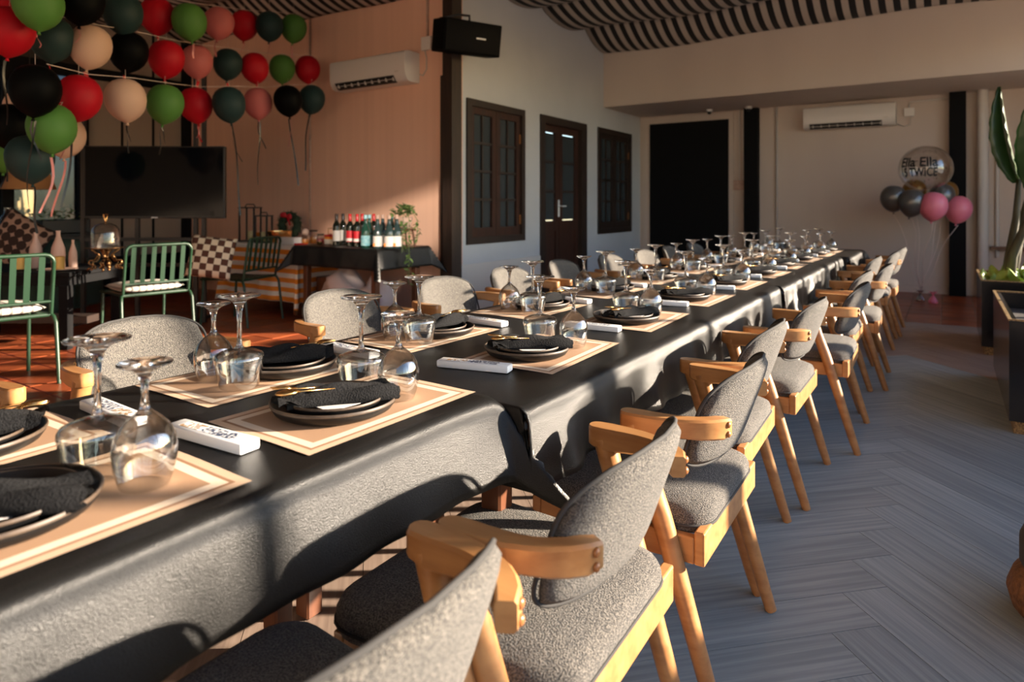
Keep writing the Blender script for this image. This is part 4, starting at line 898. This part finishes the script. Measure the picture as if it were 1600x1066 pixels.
# ============================================================ GREEN CHAIRS, LOW TABLE
def green_chair(label, loc, rz, cushion, clab=''):
    t = thing('green_chair', label, 'chair', loc, rz, 'green metal slat chairs'); W_, H_ = .25, .835
    r = .0125
    pts = [(-W_, -.23, .45), (-W_, -.26, .62), (-W_, -.285, H_ - .06)] + [(-W_ + .05 * (1 - cos(q)), -.29, H_ - .05 + .05 * sin(q)) for q in (0, .5, 1.05, 1.57)]
    pts += [(-x, y, z) for x, y, z in reversed(pts)]
    MB().tube(pts, r, 8).build('back_frame', 'green_metal', t, 60)
    MB().tube([(-W_, -.245, .53), (W_, -.245, .53)], .010, 8).build('lower_bar', 'green_metal', t, 60)
    for k in range(6):
        x = -W_ + .062 + k * (2 * W_ - .124) / 5
        MB().add([(x - .017, -.243, .53), (x + .017, -.243, .53), (x + .017, -.288, H_ - .002), (x - .017, -.288, H_ - .002), (x - .017, -.238, .53), (x + .017, -.238, .53), (x + .017, -.283, H_ - .002), (x - .017, -.283, H_ - .002)],
                 [(0, 1, 2, 3), (7, 6, 5, 4), (0, 4, 5, 1), (1, 5, 6, 2), (2, 6, 7, 3), (3, 7, 4, 0)]).build('slat', 'green_metal', t)
    MB().tube([(-W_, -.22, .44), (W_, -.22, .44), (W_, .24, .44), (-W_, .24, .44)], r, 8, True).build('seat_frame', 'green_metal', t, 60)
    for k in range(7):
        x = -W_ + .03 + k * (2 * W_ - .06) / 6; MB().box((x - .018, -.215, .436), (x + .018, .235, .444)).build('seat_slat', 'green_metal', t)
    for sx in (-1, 1):
        MB().tube([(sx * W_, -.21, .445), (sx * (W_ + .012), -.235, .43), (sx * (W_ + .02), -.255, .39), (sx * (W_ + .025), -.30, 0)], r, 8).build('leg', 'green_metal', t, 60)
        MB().tube([(sx * (W_ - .01), .22, .44), (sx * (W_ - .005), .25, 0)], r, 8).build('leg', 'green_metal', t, 60)
    if cushion:
        def cu(s): return lambda a, b: Vector(((a * 2 - 1) * .235, (b * 2 - 1) * .225 + .01, .485 + s * .035 * (max(0, 1 - (a * 2 - 1) ** 4) * max(0, 1 - (b * 2 - 1) ** 4)) ** .5))
        o = MB().grid(cu(1), 14, 14).grid(cu(-1), 14, 14).build('seat_pad', cushion, smooth=180)
        ml = tag(o, 'white seat cushion with grey stripes, ' + clab, 'cushion'); o.location = loc; o.rotation_euler = (0, 0, rz)
    return t
green_chair('green metal slat-back chair nearest the dining table', (-5.11, 1.70, 0), YAW + R(50), 'cushion_stripe', 'on the green chair closest to the dining table')
green_chair('green metal slat-back chair at the far end of the low table', (-5.56, 2.89, 0), YAW + R(50), 'cushion_stripe', 'on the green chair beside the cloche')
green_chair('green metal slat-back chair holding the checked cushion', (-5.83, 3.95, 0), YAW + R(75), None)
def cushion(name, m, loc, rot, w, lab):
    def cu(s): return lambda a, b: Vector(((a * 2 - 1) * w * (1 - .05 * (1 - (b * 2 - 1) ** 2)), s * .075 * (max(0, 1 - (a * 2 - 1) ** 2) * max(0, 1 - (b * 2 - 1) ** 2)) ** .4, (b * 2 - 1) * w * (1 - .05 * (1 - (a * 2 - 1) ** 2))))
    o = MB().grid(cu(1), 16, 16).grid(cu(-1), 16, 16).build(name, m, smooth=180); o.location = loc; o.rotation_euler = rot
    return tag(o, lab, 'cushion')
q = at_depth(330, 402, 6.15)
cushion('throw_cushion', 'cushion_check', q, (R(-14), R(8), YAW + R(12)), .20, 'brown and cream checkerboard cushion leaning in a green chair')
LT = .62
lt = thing('low_table', 'low dark wooden table with black top between the green chairs', 'table', (-6.24, 2.57, 0), YAW)
MB().rbox((-.95, -.38, LT - .035), (.30, .42, LT), .004).build('tabletop', 'black_paint', lt)
MB().box((-.90, -.34, LT - .11), (.26, .38, LT - .035)).build('apron', 'black_paint', lt)
for sx in (-.88, .23):
    for sy in (-.32, .36): MB().box((sx - .035, sy - .035, 0), (sx + .035, sy + .035, LT - .11)).build('leg', 'black_paint', lt)
MB().box((-.88, -.06, .16), (.23, .10, .22)).build('stretcher', 'dark_wood', lt)
vz = [(.0001, 0), (.030, 0), (.036, .01), (.037, .10), (.034, .15), (.020, .20), (.011, .235), (.011, .262), (.014, .272), (.011, .273), (.008, .26), (.0001, .25)]
def vase(u, v, d, h, m, lab):
    p = at_depth(u, v, d); s = h / .273
    o = tag(MB().lathe([(r * s * (1.22 if h > .28 else 1.0), z * s) for r, z in vz], 22, cap=False).build('vase', m, smooth=40, loc=(p.x, p.y, LT + .002)), lab, 'vase', 'slender vases on the low table')
vase(56, 425, 5.55, .30, 'vase', 'pink bottle vase standing nearest the patterned cushion'); vase(91, 425, 5.55, .315, 'vase', 'tallest pink bottle vase in the middle of the three'); vase(114, 425, 5.6, .235, 'vase', 'shortest pink bottle vase beside the glass cloche')
p = at_depth(93, 428, 5.35); tag(MB().lathe([(.0001, 0), (.036, 0), (.036, .10), (.030, .105), (.0001, .103)], 18, cap=False).build('candle', 'candle_yellow', smooth=40, loc=(p.x, p.y, LT + .012)), 'stout yellow candle in front of the tallest vase', 'candle')
p = at_depth(30, 428, 5.35); tag(MB().lathe([(.0001, 0), (.036, 0), (.036, .09), (.030, .095), (.0001, .093)], 18, cap=False).build('candle', 'candle_yellow', smooth=40, loc=(p.x, p.y, LT + .012)), 'stout yellow candle behind the near green chair', 'candle')
p = at_depth(90, 430, 5.40); tag(MB().lathe([(.0001, 0), (.09, 0), (.14, .006), (.14, .009), (.09, .005), (.0001, .005)], 28, cap=False).build('tray', 'ceramic', smooth=40, loc=(p.x, p.y, LT + .002)), 'round pale tray under the yellow candle', 'tray')
p = at_depth(165, 428, 5.35)
cl = thing('glass_cloche', 'glass dome cloche on an ornate scrolled brass stand', 'cloche', (p.x, p.y, LT + .002), YAW)
for k in range(4):
    a = k * pi / 2 + .4; ca_, sa_ = cos(a), sin(a)
    pth = [(.13, .0), (.105, .018), (.085, .008), (.09, .035), (.115, .05), (.11, .075), (.08, .075), (.06, .10), (.05, .125), (.07, .145), (.095, .16), (.085, .175)]
    MB().tube([(r * ca_, r * sa_, z + .008) for r, z in pth], .0085, 7).build('scroll', 'brass_dark', cl, 180)
    MB().tube([((r * .8) * cos(a + .39), (r * .8) * sin(a + .39), z * .9 + .008) for r, z in pth], .008, 7).build('scroll', 'brass_dark', cl, 180)
    pth2 = [(.05, .02), (.03, .04), (.045, .06), (.03, .085), (.02, .06)]
    MB().tube([(r * cos(a + .78), r * sin(a + .78), z) for r, z in pth2], .0085, 7).build('scroll', 'brass_dark', cl, 180)
MB().lathe([(.0001, .10), (.02, .10), (.026, .14), (.05, .172), (.12, .180), (.145, .184), (.145, .188), (.0001, .186)], 26, cap=False).build('plate', 'brass_dark', cl, 40)
MB().lathe([(.104, .19), (.104, .30), (.098, .335), (.075, .365), (.04, .382), (.0001, .386)], 28, cap=False).build('dome', 'glass_bowl', cl, 180)
MB().tube([(0, 0, .386), (-.004, 0, .41), (-.018, 0, .455), (.018, 0, .455), (.004, 0, .41), (0, 0, .386)], .006, 6).build('handle', 'gold', cl, 180)
# sofa with leaf-pattern cushion, lamp, cabinet by the window
sf = thing('sofa', 'dark green sofa by the window behind the low table', 'sofa', (-7.62, 2.77, 0), YAW)
MB().rbox((-.45, -.35, .12), (.40, .35, .42), .04, 3).build('seat', 'sofa_green', sf, 40); MB().rbox((-.45, .20, .40), (.40, .42, .80), .05, 3).build('backrest', 'sofa_green', sf, 40)
MB().rbox((.36, -.36, .12), (.56, .42, .60), .05, 3).build('armrest', 'sofa_green', sf, 40)
q = at_depth(28, 378, 6.6); cushion('throw_cushion', 'cushion_leaf', q, (R(-12), R(30), YAW), .26, 'brown leaf-patterned cushion propped on the green sofa')
for u, dd, lab, s in ((46, 7.1, 'wide tan cone lamp shade hanging behind the lowest teal balloon', 1), (3, 7.6, 'wide tan cone lamp shade cut off by the picture edge', .95)):
    p = at_depth(u, 296, dd); t = thing('pendant_lamp', lab, 'lamp', (p.x, p.y, p.z), 0, 'pendant lamps by the window')
    MB().lathe([(.24 * s, 0), (.243 * s, .004), (.17 * s, .22 * s), (.167 * s, .22 * s), (.24 * s, 0)], 28, cap=False).build('shade', 'shade_tan', t, 40)
    MB().tube([(0, 0, .2 * s), (0, 0, 3.55 - p.z)], .005, 6).build('cord', 'black_metal', t)
    MB().tube([(-.168 * s, 0, .21 * s), (.168 * s, 0, .21 * s)], .004, 5).build('spider', 'black_metal', t)
cbn = thing('sideboard', 'dark low sideboard standing under the windows', 'sideboard', (-8.53, 3.2, 0))
MB().rbox((-.25, -.9, .06), (.25, .62, .80), .008).build('body', 'dark_wood', cbn); MB().box((-.27, -.92, .80), (.27, .64, .825)).build('top', 'stone_black', cbn)
for y in (-.52, -.14, .24): MB().box((.25, y - .17, .12), (.262, y + .17, .76)).build('door', 'dark_wood', cbn)
for k, (y, r, h) in enumerate(((2.75, .06, .22), (2.95, .075, .30), (3.12, .05, .18))):
    o = MB().lathe([(.0001, .003), (r, .003), (r, h * .6), (r * .4, h * .8), (r * .4, h), (r * .5, h + .004)], 18, cap=False).build('glass_jug', 'glass_bowl', smooth=40, loc=(-8.5, y, .827))
    tag(o, ('small', 'tall', 'short')[k] + ' clear glass jug on the sideboard', 'jug', 'glass jugs on the sideboard')
hp = thing('potted_herb', 'bushy green herb in a dark trough on the sideboard', 'plant', (-8.55, 3.52, .827))
MB().rbox((-.10, -.26, 0), (.10, .24, .16), .01).build('trough', 'black_metal', hp)
for k in range(70): leaf_at((random.uniform(-.10, .10), random.uniform(-.28, .26), .16 + random.uniform(0, .10)), random.uniform(0, 6.3), random.uniform(-.5, 1.0), random.uniform(1.2, 2.0), parent=hp)
# ============================================================ PLANTERS ON THE OPEN SIDE
def planter(label, x0, x1, y0, y1, h):
    t = thing('planter', label, 'planter', ((x0 + x1) / 2, (y0 + y1) / 2, 0)); hx, hy = (x1 - x0) / 2, (y1 - y0) / 2
    MB().box((-hx + .02, -hy + .02, 0), (hx - .02, hy - .02, .065)).build('plinth', 'gold_speck', t)
    w = .035; b = MB()
    for lo, hi in (((-hx, -hy, .065), (-hx + w, hy, h)), ((hx - w, -hy, .065), (hx, hy, h)), ((-hx + w, -hy, .065), (hx - w, -hy + w, h)), ((-hx + w, hy - w, .065), (hx - w, hy, h))): b.box(lo, hi)
    b.box((-hx + w, -hy + w, .065), (hx - w, hy - w, .09)); b.build('box', 'planter_black', t)
    rm = MB(); rr = .012
    for lo, hi in (((-hx - .004, -hy - .004, h), (-hx + rr, hy + .004, h + .008)), ((hx - rr, -hy - .004, h), (hx + .004, hy + .004, h + .008)), ((-hx + rr, -hy - .004, h), (hx - rr, -hy + rr, h + .008)), ((-hx + rr, hy - rr, h), (hx - rr, hy + .004, h + .008))): rm.box(lo, hi)
    rm.build('rim', 'gold_speck', t)
    MB().box((-hx + w, -hy + w, h - .12), (hx - w, hy - w, h - .10)).build('soil', 'soil', t)
    return t
planter('glossy black planter box with speckled gold rim, nearer of the two', .26, .95, 4.15, 5.50, .57)
planter('glossy black planter box holding the tall plant and lime leaves', .22, .95, 6.22, 7.20, .57)
# tall plant
tp = thing('banana_plant', 'tall broad-leaved plant rising from the farther planter', 'plant', (.55, 6.62, .46))
base = Vector((.55, 6.62, .46))
def rel(u, v, y): return at_y(u, v, y) - base
stems = [[rel(1573, 446, 6.62), rel(1578, 400, 6.62), rel(1588, 340, 6.62), rel(1592, 280, 6.62)], [rel(1577, 446, 6.66), rel(1590, 380, 6.66), rel(1604, 320, 6.66), rel(1625, 250, 6.66)], [rel(1575, 446, 6.58), rel(1582, 400, 6.55), rel(1612, 330, 6.5), rel(1640, 290, 6.45)]]
for s_ in stems: MB().tube(s_, [.045, .036, .026, .017], 9).build('stem', 'trunk', tp, 180)
def big_leaf(p0, p1, w, face, sag=.1, foldk=.5):
    p0, p1 = Vector(p0), Vector(p1); ax = p1 - p0; sd = ax.cross(Vector(face)).normalized(); up = sd.cross(ax).normalized()
    def fn(a, b):
        s = b * 2 - 1; wd = w * (sin(pi * min(1, a * .93 + .05)) ** .7) * (1 - .35 * a)
        return p0 + ax * a + sd * (s * wd) + up * (abs(s) * wd * foldk + sag * sin(pi * a)) + sd * (.006 * sin(40 * a) * s)
    o = MB().grid(fn, 20, 8).build('leaf', 'leaf_big', tp, 180); md = o.modifiers.new('thick', 'SOLIDIFY'); md.thickness = .002
    MB().tube([p0 + ax * q + up * (sag * sin(pi * q)) for q in (0, .25, .5, .75, .97)], [.009, .007, .005, .004, .002], 6).build('midrib', 'leaf', tp, 180)
big_leaf(rel(1592, 285, 6.62), rel(1563, 135, 6.55), .085, (-.6, -.75, .1), .02, 1.6)
big_leaf(rel(1612, 300, 6.60), rel(1612, 150, 6.45), .10, (-.5, -.8, .1), .03, .5)
big_leaf(rel(1640, 290, 6.45), rel(1700, 120, 6.2), .16, (-.4, -.8, .3), .05, .4)
lime = MB().grid(lambda a, b: Vector(((a - .5) * .09 * sin(pi * (b * .9 + .08)) * 1.6, b * .11, .02 * sin(9 * a + 7 * b) + .05 * b * b)), 6, 6).mesh('leaf', 'leaf_lime', 180)
lg_ = thing('lime_groundcover', 'pale lime leaves around the foot of the tall plant', 'plant', (.55, 6.62, .46))
for k in range(60):
    a = random.uniform(0, 6.3); x, y = random.uniform(-.28, .30), random.uniform(-.34, .46)
    inst('leaf', lime, lg_, (x, y, random.uniform(.02, .08)), (random.uniform(.1, 1.2), 0, a), (1.1, 1.1, 1.1))
# round pouf at the edge of the frame
po = thing('pouf', 'round pouf with woven brown base and slate cushion, at the walkway edge', 'pouf', (.345, 2.35, 0))
MB().lathe([(.0001, 0), (.165, 0), (.195, .03), (.205, .07), (.19, .115), (.165, .135), (.0001, .135)], 30, cap=False).build('base', 'wicker', po, 40)
MB().lathe([(.0001, .135), (.165, .135), (.175, .15), (.175, .215), (.165, .24), (.12, .255), (.0001, .26)], 30, cap=False).build('cushion', 'slate_cloth', po, 40)
